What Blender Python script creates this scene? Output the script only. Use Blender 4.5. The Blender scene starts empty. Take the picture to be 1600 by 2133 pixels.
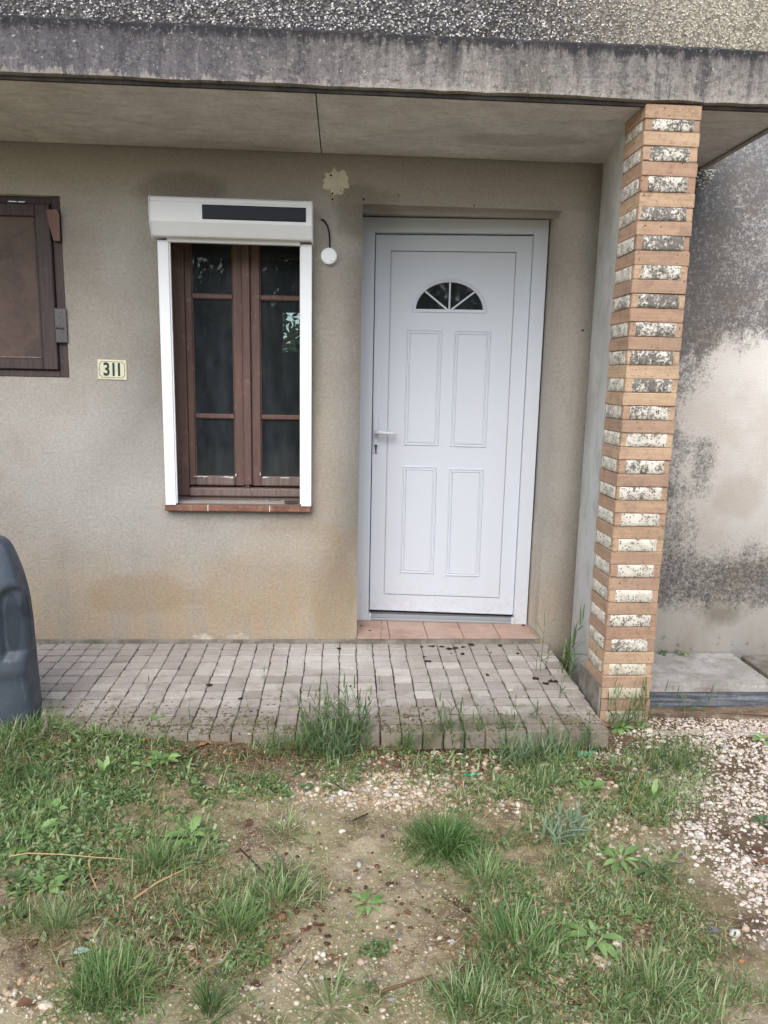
import bpy, bmesh, math, random
import numpy as np
from mathutils import Matrix, Vector

random.seed(7); rng = np.random.default_rng(7)
scene = bpy.context.scene
col = scene.collection
R = math.radians

# ------------------------------------------------------------------ camera
CAM_O = np.array([0.0, -3.723, 1.3725])
YAW, PITCH, ROLL, FPX = 0.0584494, 0.1781479, 0.0205929, 1539.86
_f = np.array([math.sin(YAW)*math.cos(PITCH), math.cos(YAW)*math.cos(PITCH), -math.sin(PITCH)])
_r = np.array([math.cos(YAW), -math.sin(YAW), 0.0]); _u = np.cross(_r, _f)
_r, _u = _r*math.cos(ROLL)+_u*math.sin(ROLL), _u*math.cos(ROLL)-_r*math.sin(ROLL)
cam_data = bpy.data.cameras.new("camera"); cam = bpy.data.objects.new("camera", cam_data); col.objects.link(cam)
m = Matrix.Identity(4)
for i in range(3):
    m[i][0] = _r[i]; m[i][1] = _u[i]; m[i][2] = -_f[i]; m[i][3] = CAM_O[i]
cam.matrix_world = m
cam_data.sensor_fit = 'VERTICAL'; cam_data.sensor_height = 36; cam_data.sensor_width = 27
cam_data.lens = FPX/2133*36; cam_data.clip_start = 0.05; cam_data.clip_end = 500
scene.camera = cam

# ------------------------------------------------------------------ world, sun, exposure
SUN_EL, SUN_AZ = R(44), R(195)      # azimuth clockwise from +Y (north); the sun stands behind the camera
world = bpy.data.worlds.new("World"); scene.world = world; world.use_nodes = True
wn = world.node_tree; wn.nodes.clear()
sky = wn.nodes.new('ShaderNodeTexSky'); sky.sky_type = 'NISHITA'; sky.sun_disc = False
sky.sun_elevation = SUN_EL; sky.sun_rotation = SUN_AZ; sky.air_density = 1.0; sky.dust_density = 2.0; sky.ozone_density = 1.0
hs = wn.nodes.new('ShaderNodeHueSaturation'); hs.inputs['Saturation'].default_value = 0.88
bg = wn.nodes.new('ShaderNodeBackground'); bg.inputs['Strength'].default_value = 0.15
wo = wn.nodes.new('ShaderNodeOutputWorld')
wn.links.new(sky.outputs[0], hs.inputs['Color']); wn.links.new(hs.outputs[0], bg.inputs[0]); wn.links.new(bg.outputs[0], wo.inputs[0])
sun_d = bpy.data.lights.new("sun", 'SUN'); sun_d.energy = 0.85; sun_d.angle = R(60); sun_d.color = (1.0, 0.985, 0.965)
sun = bpy.data.objects.new("sun", sun_d); col.objects.link(sun)
sd = Vector((math.sin(SUN_AZ)*math.cos(SUN_EL), math.cos(SUN_AZ)*math.cos(SUN_EL), math.sin(SUN_EL)))
sun.rotation_euler = sd.to_track_quat('Z', 'Y').to_euler()
vs = scene.view_settings; vs.view_transform = 'Standard'; vs.look = 'None'; vs.gamma = 1.0; vs.exposure = 0.95
vs.use_curve_mapping = False
scene.render.engine = 'CYCLES'

# ------------------------------------------------------------------ helpers: objects
def tag(o, label=None, cat=None, group=None, kind=None):
    if label: o['label'] = label
    if cat: o['category'] = cat
    if group: o['group'] = group
    if kind: o['kind'] = kind
    return o
def thing(name, label, cat, loc=(0, 0, 0), group=None, rz=0.0):
    o = bpy.data.objects.new(name, None); col.objects.link(o); o.location = loc; o.rotation_euler = (0, 0, rz)
    o.empty_display_size = .05
    return tag(o, label, cat, group)
def link(name, me, parent=None, loc=(0, 0, 0), rot=(0, 0, 0), sc=(1, 1, 1)):
    o = bpy.data.objects.new(name, me); col.objects.link(o); o.parent = parent
    o.location = loc; o.rotation_euler = rot; o.scale = sc
    return o
def mesh_np(name, V, F, mat, tint=None, smooth=False, loops=None):
    """V (n,3); F (m,k) constant-size faces"""
    V = np.asarray(V, dtype=np.float32); F = np.asarray(F, dtype=np.int32)
    me = bpy.data.meshes.new(name)
    me.vertices.add(len(V)); me.vertices.foreach_set('co', V.ravel())
    k = F.shape[1]
    me.loops.add(F.size); me.loops.foreach_set('vertex_index', F.ravel())
    me.polygons.add(len(F)); me.polygons.foreach_set('loop_start', np.arange(0, F.size, k, dtype=np.int32))
    me.polygons.foreach_set('loop_total', np.full(len(F), k, dtype=np.int32))
    if smooth: me.polygons.foreach_set('use_smooth', np.ones(len(F), dtype=bool))
    if tint is not None:
        a = me.attributes.new('tint', 'FLOAT', 'POINT'); a.data.foreach_set('value', np.asarray(tint, dtype=np.float32))
    me.update(calc_edges=True); me.validate()
    if mat: me.materials.append(mat)
    return me
class MB:
    """collects boxes / prisms / tubes into one bmesh"""
    def __init__(s): s.bm = bmesh.new()
    def box(s, x0, x1, y0, y1, z0, z1, bevel=0, seg=1):
        r = bmesh.ops.create_cube(s.bm, size=1); vs_ = r['verts']
        bmesh.ops.scale(s.bm, vec=(x1-x0, y1-y0, z1-z0), verts=vs_)
        bmesh.ops.translate(s.bm, vec=((x0+x1)/2, (y0+y1)/2, (z0+z1)/2), verts=vs_)
        if bevel:
            es = list({e for v in vs_ for e in v.link_edges})
            bmesh.ops.bevel(s.bm, geom=es, offset=bevel, segments=seg, affect='EDGES', profile=.5)
        return s
    def prism(s, pts, a0, a1, axis='y'):
        """extrude polygon pts [(u,v)] between a0 and a1 along axis; u,v are the other two axes in order"""
        def mk(u, v, a):
            return {'x': (a, u, v), 'y': (u, a, v), 'z': (u, v, a)}[axis]
        n = len(pts)
        A = [s.bm.verts.new(mk(u, v, a0)) for u, v in pts]; B = [s.bm.verts.new(mk(u, v, a1)) for u, v in pts]
        s.bm.faces.new(A); s.bm.faces.new(B[::-1])
        for i in range(n): s.bm.faces.new((A[i], B[i], B[(i+1) % n], A[(i+1) % n]))
        return s
    def tube(s, pts, rad, seg=8, close=True):
        pts = [Vector(p) for p in pts]; n = len(pts)
        if not hasattr(rad, '__len__'): rad = [rad]*n
        rings = []
        up = Vector((0.13, 0.21, 1)).normalized()
        for i, p in enumerate(pts):
            t = (pts[min(i+1, n-1)]-pts[max(i-1, 0)]).normalized()
            a = t.cross(up)
            if a.length < 1e-3: a = t.cross(Vector((1, 0, 0)))
            a.normalize(); b = t.cross(a).normalized()
            rings.append([s.bm.verts.new(p+(a*math.cos(2*math.pi*k/seg)+b*math.sin(2*math.pi*k/seg))*rad[i]) for k in range(seg)])
        for i in range(n-1):
            for k in range(seg):
                s.bm.faces.new((rings[i][k], rings[i][(k+1) % seg], rings[i+1][(k+1) % seg], rings[i+1][k]))
        if close: s.bm.faces.new(rings[0][::-1]); s.bm.faces.new(rings[-1])
        return s
    def jitter(s, a):
        for v in s.bm.verts: v.co += Vector([random.uniform(-a, a) for _ in range(3)])
        return s
    def mesh(s, name, mat, smooth=False):
        bmesh.ops.recalc_face_normals(s.bm, faces=s.bm.faces)
        me = bpy.data.meshes.new(name); s.bm.to_mesh(me); s.bm.free()
        if mat: me.materials.append(mat)
        if smooth:
            for p in me.polygons: p.use_smooth = True
        return me
    def obj(s, name, mat, parent=None, smooth=False, **k):
        return link(name, s.mesh(name, mat, smooth), parent, **k)

def vnoise(x, y, seed=0):
    x = np.asarray(x, float); y = np.asarray(y, float)
    xi = np.floor(x).astype(np.int64); yi = np.floor(y).astype(np.int64); fx = x-xi; fy = y-yi
    fx = fx*fx*(3-2*fx); fy = fy*fy*(3-2*fy)
    def h(a, b):
        n = (a*374761393+b*668265263+seed*982451653) & 0x7fffffff
        n = ((n ^ (n >> 13))*1274126177) & 0x7fffffff
        return ((n ^ (n >> 16)) & 0xffff)/65535.0
    return (h(xi, yi)*(1-fx)+h(xi+1, yi)*fx)*(1-fy)+(h(xi, yi+1)*(1-fx)+h(xi+1, yi+1)*fx)*fy
def fbm(x, y, o=4, seed=0):
    s = 0; a = .5; t = 0
    for i in range(o):
        s = s+a*vnoise(np.asarray(x)*2**i+i*17.3, np.asarray(y)*2**i+i*9.1, seed+i); t += a; a *= .5
    return s/t

# ------------------------------------------------------------------ helpers: materials
def S(r, g, b):
    f = lambda c: (c/255/12.92) if c/255 <= .04045 else ((c/255+.055)/1.055)**2.4
    return (f(r), f(g), f(b), 1)
class Mt:
    def __init__(s, name, rough=.85, spec=.3):
        s.m = bpy.data.materials.new(name); s.m.use_nodes = True; s.t = s.m.node_tree
        s.b = s.t.nodes['Principled BSDF']; s.b.inputs['Roughness'].default_value = rough
        s.b.inputs['Specular IOR Level'].default_value = spec
        g = s.t.nodes.new('ShaderNodeNewGeometry'); s.pos = g.outputs['Position']; s.nor = g.outputs['Normal']
        s._h = None
    def n(s, ty, ins=None, out=0, **pr):
        nd = s.t.nodes.new(ty)
        for k, v in pr.items(): setattr(nd, k, v)
        for k, v in (ins or {}).items(): s.set(nd.inputs[k], v)
        return nd.outputs[out]
    def set(s, inp, v):
        if isinstance(v, bpy.types.NodeSocket): s.t.links.new(v, inp)
        else:
            if hasattr(inp.default_value, '__len__') and not hasattr(v, '__len__'): v = (v,)*len(inp.default_value)
            inp.default_value = v
    def scl(s, v, sc, off=(0, 0, 0)):
        return s.n('ShaderNodeMapping', {0: v, 1: off, 3: sc})
    def noise(s, scale, detail=5, rough=.6, dist=0, v=None, sc=None, off=(0, 0, 0)):
        v = v or s.pos
        if sc or off != (0, 0, 0): v = s.scl(v, sc or (1, 1, 1), off)
        return s.n('ShaderNodeTexNoise', {'Vector': v, 'Scale': scale, 'Detail': detail, 'Roughness': rough, 'Distortion': dist})
    def vor(s, scale, v=None, out=0, feature='F1', rnd=1, sc=None):
        v = v or s.pos
        if sc: v = s.scl(v, sc)
        return s.n('ShaderNodeTexVoronoi', {'Vector': v, 'Scale': scale, 'Randomness': rnd}, out=out, feature=feature)
    def math(s, op, a, b=0.0, c=None, clamp=False):
        ins = {0: a, 1: b}
        if c is not None: ins[2] = c
        return s.n('ShaderNodeMath', ins, operation=op, use_clamp=clamp)
    def mr(s, v, a, b, c=0.0, d=1.0, smooth=True):
        return s.n('ShaderNodeMapRange', {0: v, 1: a, 2: b, 3: c, 4: d}, interpolation_type='SMOOTHSTEP' if smooth else 'LINEAR')
    def mix(s, f, a, b, mode='MIX'):
        nd = s.t.nodes.new('ShaderNodeMix'); nd.data_type = 'RGBA'; nd.blend_type = mode
        s.set(nd.inputs[0], f); s.set(nd.inputs[6], a); s.set(nd.inputs[7], b); return nd.outputs[2]
    def ramp(s, f, stops):
        nd = s.t.nodes.new('ShaderNodeValToRGB'); e = nd.color_ramp.elements
        while len(e) < len(stops): e.new(.5)
        for i, (p, c) in enumerate(stops): e[i].position = p; e[i].color = c if hasattr(c, '__len__') else (c, c, c, 1)
        s.set(nd.inputs[0], f); return nd.outputs[0]
    def xyz(s, v=None):
        nd = s.t.nodes.new('ShaderNodeSeparateXYZ'); s.set(nd.inputs[0], v or s.pos); return nd.outputs
    def blob(s, c, r, warp=.5, wscale=3, inner=.6, outer=1.1, seed=0):
        """soft irregular patch of dirt or lichen round a point c with radii r"""
        d = s.n('ShaderNodeVectorMath', {0: s.pos, 1: tuple(-x for x in c)}, operation='ADD')
        d = s.n('ShaderNodeVectorMath', {0: d, 1: tuple(1/x for x in r)}, operation='MULTIPLY')
        nd = s.t.nodes.new('ShaderNodeVectorMath'); nd.operation = 'LENGTH'; s.set(nd.inputs[0], d); L = nd.outputs['Value']
        w = s.noise(wscale, 6, .65, off=(seed, seed*1.7, 0))
        L = s.math('ADD', L, s.math('MULTIPLY', s.math('SUBTRACT', w, .5), warp*2))
        return s.mr(L, outer, inner)
    def rnd(s): return s.n('ShaderNodeObjectInfo', out='Random')
    def tint(s): return s.n('ShaderNodeAttribute', out='Fac', attribute_name='tint')
    def color(s, c): s.set(s.b.inputs['Base Color'], c); return s
    def rough(s, c): s.set(s.b.inputs['Roughness'], c); return s
    def bump(s, h, strength=.5, dist=.01):
        ins = {'Height': h, 'Strength': strength, 'Distance': dist}
        if s._h is not None: ins['Normal'] = s._h
        s._h = s.n('ShaderNodeBump', ins); s.set(s.b.inputs['Normal'], s._h); return s

# pale roughcast on the house wall
def m_facade():
    M = Mt('roughcast_render', .95, .15); x, y, z = M.xyz()
    big = M.noise(1.3, 5, .6); mid = M.noise(6, 6, .65); fine = M.noise(170, 4, .75); f2 = M.noise(60, 5, .7)
    c = M.mix(M.mr(big, .35, .65), S(178, 174, 165), S(166, 158, 146))
    c = M.mix(M.math('MULTIPLY', M.mr(mid, .45, .7), .3), c, S(158, 148, 132))
    # ochre damp staining low on the wall
    lowz = M.math('ADD', z, M.math('MULTIPLY', M.math('SUBTRACT', M.noise(2.6, 5, .6), .5), .9))
    low = M.mr(lowz, .62, .12)
    runs = M.mr(M.noise(1.0, 5, .6, sc=(11, 1, 1.6)), .36, .62)
    low = M.math('MULTIPLY', low, M.mr(x, 1.0, .2, .3, 1))
    c = M.mix(M.math('MULTIPLY', low, M.math('ADD', .35, M.math('MULTIPLY', runs, .5))), c, S(188, 168, 140))
    for cx, cz, rx, rz, sd_, a in ((-1.05, .26, .34, .13, 3, .7), (-.45, .3, .35, .25, 5, .5), (-.03, .2, .14, .35, 8, .75), (-.2, .55, .4, .12, 9, .4), (-.1, .85, .12, .5, 11, .35)):
        c = M.mix(M.math('MULTIPLY', M.blob((cx, 0, cz), (rx, 3, rz), .5, 4, seed=sd_), a*.75), c, S(168, 148, 118))
    # grey-white bloom in the middle left
    c = M.mix(M.math('MULTIPLY', M.blob((-1.15, 0, .95), (.6, 3, .5), .5, 3, .3, 1.1, seed=2), .55), c, S(196, 194, 188))
    c = M.mix(M.math('MULTIPLY', M.blob((-.35, 0, .52), (.35, 3, .12), .6, 4, .3, 1.1, seed=4), .4), c, S(192, 184, 170))
    # colour lightened under the canopy to offset its shade, plus brown grime patches
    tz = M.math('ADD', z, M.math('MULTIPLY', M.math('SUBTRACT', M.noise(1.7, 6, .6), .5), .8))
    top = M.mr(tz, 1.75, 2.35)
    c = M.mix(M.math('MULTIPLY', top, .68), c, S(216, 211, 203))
    c = M.mix(M.math('MULTIPLY', M.blob((-.75, 0, 2.22), (.25, 3, .1), .6, 5, seed=21), .4), c, S(116, 106, 92))
    c = M.mix(M.math('MULTIPLY', M.blob((.1, 0, 2.16), (.17, 3, .14), .7, 8, seed=23), .4), c, S(112, 98, 82))
    # grit
    c = M.mix(.5, c, M.ramp(fine, [(.2, .24), (.45, .47), (.75, .72)]), 'OVERLAY')
    c = M.mix(.38, c, M.ramp(f2, [(.3, .3), (.7, .66)]), 'OVERLAY')
    c = M.mix(M.math('MULTIPLY', M.mr(M.noise(75, 3, .6, off=(3, 3, 3)), .64, .72), .3), c, S(104, 96, 84))
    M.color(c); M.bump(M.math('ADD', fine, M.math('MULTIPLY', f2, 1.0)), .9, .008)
    return M.m
# weathered wall to the right of the porch
def m_oldwall():
    M = Mt('lichened_render', .95, .15); x, y, z = M.xyz()
    fine = M.noise(130, 5, .8); mid = M.noise(48, 7, .85); big = M.noise(3, 6, .65); f3 = M.noise(95, 6, .9, off=(3, 5, 1)); soft = M.noise(9, 7, .75, off=(6, 1, 3))
    def wob(sc, amp, o): return M.math('MULTIPLY', M.math('SUBTRACT', M.noise(sc, 6, .68, off=(o, o*.7, 1)), .5), amp)
    cream = M.mix(M.mr(big, .4, .65), S(246, 242, 234), S(236, 228, 217))
    cream = M.mix(M.math('MULTIPLY', M.blob((2.08, 0, .80), (.16, 3, .14), .5, 5, seed=3), .3), cream, S(200, 176, 152))
    runs = M.math('MULTIPLY', M.math('SUBTRACT', M.noise(1.0, 5, .6, sc=(9, 1, 1.0)), .5), .35)
    up = M.mr(M.math('ADD', M.math('ADD', M.math('ADD', z, wob(3, .45, 2)), runs), M.math('MULTIPLY', x, -.45)), .50, .78)
    left = M.math('MULTIPLY', M.mr(M.math('ADD', x, wob(5, .42, 3)), 2.0, 1.66), M.mr(z, .20, .34))
    band = M.math('MULTIPLY', M.mr(M.math('ADD', z, wob(4, .34, 7)), .68, .44), M.mr(M.math('ADD', z, wob(5, .26, 9)), .10, .30))
    bl = M.blob((1.86, 0, .98), (.12, 3, .26), .7, 7, .2, 1.2, seed=13)
    fade = M.math('MULTIPLY', M.blob((2.35, 0, 2.0), (.5, 3, .42), .5, 4, .1, 1.2, seed=14), .22)
    gap = M.math('MULTIPLY', M.blob((1.82, 0, 1.22), (.13, 3, .13), .6, 6, .2, 1.2, seed=17), .5)
    d = M.math('MAXIMUM', M.math('SUBTRACT', M.math('MULTIPLY', up, 1.05), fade), M.math('MULTIPLY', left, .80))
    d = M.math('MAXIMUM', d, M.math('MULTIPLY', band, .85)); d = M.math('MAXIMUM', d, M.math('MULTIPLY', bl, .75)); d = M.math('SUBTRACT', d, gap)
    low = M.math('MULTIPLY', M.mr(z, .3, .0), M.mr(M.noise(13, 6, .75), .46, .66)); d = M.math('MAXIMUM', d, M.math('MULTIPLY', low, .6))
    d = M.math('ADD', d, M.math('MULTIPLY', M.math('MULTIPLY', M.math('SUBTRACT', soft, .5), 1.1), M.mr(d, .02, .35)))
    speck = M.math('ADD', M.math('MULTIPLY', mid, .55), M.math('MULTIPLY', f3, .45))
    cov = M.mr(M.math('ADD', d, M.math('MULTIPLY', M.math('SUBTRACT', speck, .5), 4.2)), .34, 1.1)
    dark = M.mix(M.mr(big, .4, .6), S(104, 104, 104), S(114, 109, 104))
    c = M.mix(M.math('MULTIPLY', cov, .92), cream, dark)
    c = M.mix(M.math('MULTIPLY', M.blob((2.05, 0, .16), (.16, 3, .09), .7, 7, .3, 1.1, seed=5), .55), c, S(136, 122, 82))
    c = M.mix(M.math('MULTIPLY', M.mr(M.math('SUBTRACT', fine, M.math('MULTIPLY', d, .04)), .60, .70), .5), c, S(206, 198, 186))
    c = M.mix(.5, c, M.ramp(fine, [(.2, .25), (.45, .47), (.75, .7)]), 'OVERLAY')
    M.color(c); M.bump(M.math('ADD', fine, M.math('MULTIPLY', mid, 1.0)), .75, .007)
    return M.m
def m_fascia():
    M = Mt('weathered_concrete', .95, .15); x, y, z = M.xyz()
    fine = M.noise(110, 5, .75); mid = M.noise(22, 6, .7)
    st = M.noise(1.0, 7, .75, sc=(11, 11, 2.6), dist=.4); st2 = M.noise(1.0, 6, .75, sc=(30, 30, 6), dist=.5)
    side = M.mr(M.math('ADD', x, M.math('MULTIPLY', M.math('SUBTRACT', M.noise(2, 4), .5), 1.2)), -.9, .9)
    base = M.mix(side, S(120, 116, 118), S(172, 166, 158))
    c = M.mix(M.mr(st, .38, .66), base, M.mix(side, S(92, 89, 93), S(122, 117, 110)))
    c = M.mix(M.math('MULTIPLY', M.mr(st2, .55, .7), .55), c, S(178, 168, 158))
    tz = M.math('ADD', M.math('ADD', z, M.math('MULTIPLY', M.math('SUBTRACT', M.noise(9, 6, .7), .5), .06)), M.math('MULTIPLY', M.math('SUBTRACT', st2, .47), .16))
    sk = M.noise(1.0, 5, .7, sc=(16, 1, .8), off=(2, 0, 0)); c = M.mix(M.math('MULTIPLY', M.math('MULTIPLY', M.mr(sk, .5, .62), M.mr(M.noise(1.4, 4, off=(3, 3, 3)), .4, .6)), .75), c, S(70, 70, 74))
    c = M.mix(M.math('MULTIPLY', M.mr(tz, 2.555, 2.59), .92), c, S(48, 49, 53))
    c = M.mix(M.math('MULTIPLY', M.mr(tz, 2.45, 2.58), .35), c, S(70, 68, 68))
    c = M.mix(M.math('MULTIPLY', M.mr(M.noise(70, 3, .6), .66, .72), .7), c, S(210, 205, 198))
    c = M.mix(M.math('MULTIPLY', M.mr(M.noise(38, 6, .8, off=(4, 4, 4)), .5, .62), .55), c, S(66, 65, 66))
    c = M.mix(M.math('MULTIPLY', M.mr(M.noise(55, 4, .7, off=(1, 9, 4)), .56, .68), .4), c, S(190, 184, 176))
    c = M.mix(M.math('MULTIPLY', M.mr(tz, 2.44, 2.425), .5), c, S(190, 182, 172))
    c = M.mix(.6, c, M.ramp(fine, [(.2, .25), (.45, .47), (.75, .7)]), 'OVERLAY')
    M.color(c); M.bump(M.math('ADD', fine, M.math('MULTIPLY', mid, 1.5)), .9, .008)
    return M.m
def m_soffit():
    M = Mt('board_marked_concrete', .9, .2)
    st = M.noise(1.0, 8, .8, sc=(6, 17, 5), dist=.8); mid = M.noise(5, 6, .65); fine = M.noise(150, 4, .7)
    c = M.mix(M.mr(mid, .35, .65), S(214, 210, 204), S(198, 193, 186))
    c = M.mix(M.math('MULTIPLY', M.mr(st, .45, .66), .42), c, S(156, 149, 138))
    c = M.mix(M.math('MULTIPLY', M.mr(M.noise(1.0, 6, .75, sc=(9, 60, 9), off=(2, 1, 0)), .62, .7), .6), c, S(70, 66, 60))
    c = M.mix(M.math('MULTIPLY', M.blob((-.17, -.5, 2.4), (.09, .05, 1), .5, 12, seed=3), .5), c, S(178, 172, 158))
    c = M.mix(M.math('MULTIPLY', M.blob((.75, -.3, 2.4), (.3, .1, 1), .6, 6, seed=6), .4), c, S(142, 134, 124))
    c = M.mix(M.math('MULTIPLY', M.mr(M.noise(42, 6, .8), .5, .66), .35), c, S(140, 134, 124))
    c = M.mix(.5, c, M.ramp(fine, [(.25, .3), (.7, .65)]), 'OVERLAY')
    M.color(c); M.bump(M.math('ADD', st, M.math('MULTIPLY', fine, .35)), .45, .005)
    return M.m
def m_simple(name, c1, c2, scale=6, rough=.8, spec=.3, bs=.2, bscale=80, bdist=.004, sc=None, stain=None):
    M = Mt(name, rough, spec); nz = M.noise(scale, 6, .65, sc=sc)
    c = M.mix(M.mr(nz, .35, .65), c1, c2)
    if stain: c = M.mix(M.math('MULTIPLY', M.mr(M.noise(scale*2.7, 6, .7, off=(5, 2, 1)), .5, .64), stain[1]), c, stain[0])
    fn = M.noise(bscale, 4, .7)
    c = M.mix(.3, c, M.ramp(fn, [(.25, .33), (.7, .63)]), 'OVERLAY')
    M.color(c); M.bump(fn, bs, bdist); return M.m
def m_brick():
    M = Mt('terracotta_brick', .9, .2); r = M.rnd()
    c = M.ramp(r, [(0, S(204, 174, 142)), (.2, S(214, 186, 154)), (.4, S(188, 154, 130)), (.6, S(206, 174, 146)), (.8, S(176, 148, 126)), (1, S(198, 168, 136))])
    g = M.noise(1.0, 4, .6, sc=(9, 9, 260)); g2 = M.noise(1.0, 5, .6, sc=(5, 5, 120))
    c = M.mix(M.math('MULTIPLY', M.mr(g2, .4, .7), .3), c, S(146, 112, 90))
    c = M.mix(M.math('MULTIPLY', M.mr(M.noise(14, 6, .75), .48, .7), .6), c, S(136, 116, 100))
    c = M.mix(M.math('MULTIPLY', M.mr(M.noise(48, 5, .8, off=(2, 8, 1)), .52, .66), .35), c, S(108, 94, 82))
    nx = M.xyz(M.nor)[0]; c = M.mix(M.math('MULTIPLY', M.mr(M.noise(5, 4, .6, off=(7, 7, 7)), .3, .6), .25), c, S(140, 112, 92))
    c = M.mix(M.math('MULTIPLY', M.mr(M.noise(80, 3, .6), .64, .70), .85), c, S(64, 54, 48))
    c = M.mix(.35, c, M.ramp(M.noise(190, 3, .7), [(.25, .33), (.7, .63)]), 'OVERLAY')
    M.color(c); M.bump(g, .5, .003); M.bump(M.noise(120, 4, .7), .4, .003); return M.m
def m_infill(name, heavy):
    M = Mt(name, .95, .15); x, y, z = M.xyz()
    a = M.noise(85, 5, .75, dist=.4); b = M.noise(26, 5, .6, off=(1, 5, 2))
    c = M.mix(M.mr(b, .35, .65), S(228, 221, 206), S(204, 196, 180))
    lvl = M.mr(z, .5, 1.7, .0, .09*heavy)
    rr = M.math('MULTIPLY', M.math('SUBTRACT', M.rnd(), .5), .06)
    th = M.math('SUBTRACT', .565-.01*heavy, M.math('ADD', lvl, rr))
    msk = M.mr(M.math('SUBTRACT', M.math('ADD', M.math('MULTIPLY', a, .62), M.math('MULTIPLY', b, .38)), th), -.015, .035)
    c = M.mix(M.math('MULTIPLY', msk, .42+.36*heavy), c, S(74, 72, 70))
    vs1 = M.vor(95, out=1); vd1 = M.vor(95); sp1 = M.n('ShaderNodeSeparateColor', {0: vs1}); c = M.mix(M.math('MULTIPLY', M.math('MULTIPLY', M.mr(vd1, .38, .26), M.mr(sp1, .78-.2*heavy, .84-.2*heavy)), .85), c, S(62, 60, 58))
    low = M.mr(z, .3, .05); c = M.mix(M.math('MULTIPLY', low, .4), c, S(176, 158, 112))
    M.color(c); M.bump(a, .7, .005); return M.m
def m_plastic(name, c, rough=.32):
    M = Mt(name, rough, .45); x, y, z = M.xyz()
    d = M.noise(3, 5, .6); d2 = M.noise(26, 6, .7)
    k = M.mix(M.math('MULTIPLY', M.mr(d, .45, .75), .1), c, S(196, 196, 190))
    k = M.mix(M.math('MULTIPLY', M.mr(d2, .6, .75), .12), k, S(170, 166, 156))
    k = M.mix(M.math('MULTIPLY', M.mr(z, .35, .03), M.math('MULTIPLY', M.mr(d2, .4, .7), .3)), k, S(170, 158, 138))
    M.color(k); M.rough(M.mr(d2, .2, .8, rough-.06, rough+.14)); M.bump(M.noise(7, 2), .05, .01); return M.m
def m_wood(name, c1, c2, worn, amt=.5, rough=.6):
    M = Mt(name, rough, .35)
    g = M.noise(1.0, 6, .7, sc=(90, 90, 5), dist=.3); pz = M.noise(24, 6, .75)
    c = M.mix(M.mr(g, .35, .65), c1, c2)
    c = M.mix(M.math('MULTIPLY', M.mr(pz, .56, .68), amt), c, worn)
    M.color(c); M.bump(g, .3, .002); return M.m
def m_glass(name, dusty=.25):
    M = Mt(name, .03, .5); M.color(S(150, 160, 158))
    M.b.inputs['Roughness'].default_value = 0.0
    # thin pane: mostly clear, part mirror
    t = M.t; tr = t.nodes.new('ShaderNodeBsdfTransparent'); tr.inputs[0].default_value = (.62, .68, .68, 1)
    gl = t.nodes.new('ShaderNodeBsdfGlossy'); gl.inputs['Roughness'].default_value = .02; gl.inputs[0].default_value = (.9, .95, .95, 1)
    fr = t.nodes.new('ShaderNodeFresnel'); fr.inputs[0].default_value = 1.45
    mx = t.nodes.new('ShaderNodeMixShader'); t.links.new(fr.outputs[0], mx.inputs[0]); t.links.new(tr.outputs[0], mx.inputs[1]); t.links.new(gl.outputs[0], mx.inputs[2])
    df = t.nodes.new('ShaderNodeBsdfDiffuse'); df.inputs[0].default_value = S(150, 158, 164)
    dirt = M.math('ADD', M.math('MULTIPLY', M.mr(M.noise(9, 7, .8, sc=(1.6, 1, .45)), .35, .8), dusty), dusty*.5)
    mx2 = t.nodes.new('ShaderNodeMixShader'); M.set(mx2.inputs[0], dirt); t.links.new(mx.outputs[0], mx2.inputs[1]); t.links.new(df.outputs[0], mx2.inputs[2])
    out = t.nodes['Material Output']; t.links.new(mx2.outputs[0], out.inputs[0]); return M.m
def m_leaf(name, stops, rough=.5, trans=.25, obj=False, spec=.3):
    M = Mt(name, rough, spec)
    f = M.rnd() if obj else M.tint()
    c = M.ramp(f, stops)
    c = M.mix(.5, c, M.ramp(M.noise(60, 3, .6), [(.25, .36), (.75, .64)]), 'OVERLAY')
    M.color(c)
    t = M.t; tl = t.nodes.new('ShaderNodeBsdfTranslucent'); M.set(tl.inputs[0], c)
    mx = t.nodes.new('ShaderNodeMixShader'); mx.inputs[0].default_value = trans
    t.links.new(M.b.outputs[0], mx.inputs[1]); t.links.new(tl.outputs[0], mx.inputs[2]); t.links.new(mx.outputs[0], t.nodes['Material Output'].inputs[0])
    return M.m
def m_flat(name, c, rough=.5, spec=.3, metal=0):
    M = Mt(name, rough, spec); M.color(M.mix(M.math('MULTIPLY', M.noise(40, 4, .7), .25), c, tuple(v*.6 for v in c[:3])+(1,)))
    M.b.inputs['Metallic'].default_value = metal; return M.m

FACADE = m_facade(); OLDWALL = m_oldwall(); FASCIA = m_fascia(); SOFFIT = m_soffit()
PLASTER = m_simple('smooth_plaster', S(204, 205, 202), S(188, 186, 180), 2.2, .9, .2, .25, 60, .004, stain=(S(150, 142, 128), .35))
EXPOSED = m_simple('exposed_plaster', S(244, 240, 230), S(228, 222, 210), 12, .9, .2, .4, 90, .004)
CEMENT = m_simple('grey_cement', S(150, 144, 134), S(118, 112, 102), 9, .95, .15, .6, 90, .006, stain=(S(92, 84, 70), .5))
SLABC = m_simple('concrete_slab', S(186, 184, 178), S(156, 152, 144), 6, .92, .2, .5, 90, .005, stain=(S(132, 122, 108), .55))
SLATE = m_simple('dark_slate', S(84, 92, 102), S(120, 124, 128), 9, .7, .4, .7, 60, .006, sc=(1, 1, 9), stain=(S(150, 148, 142), .4))
STONEB = m_simple('worn_stone', S(140, 124, 104), S(104, 88, 74), 6, .95, .15, .8, 60, .008, sc=(1, 1, 7), stain=(S(176, 164, 144), .5))
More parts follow.
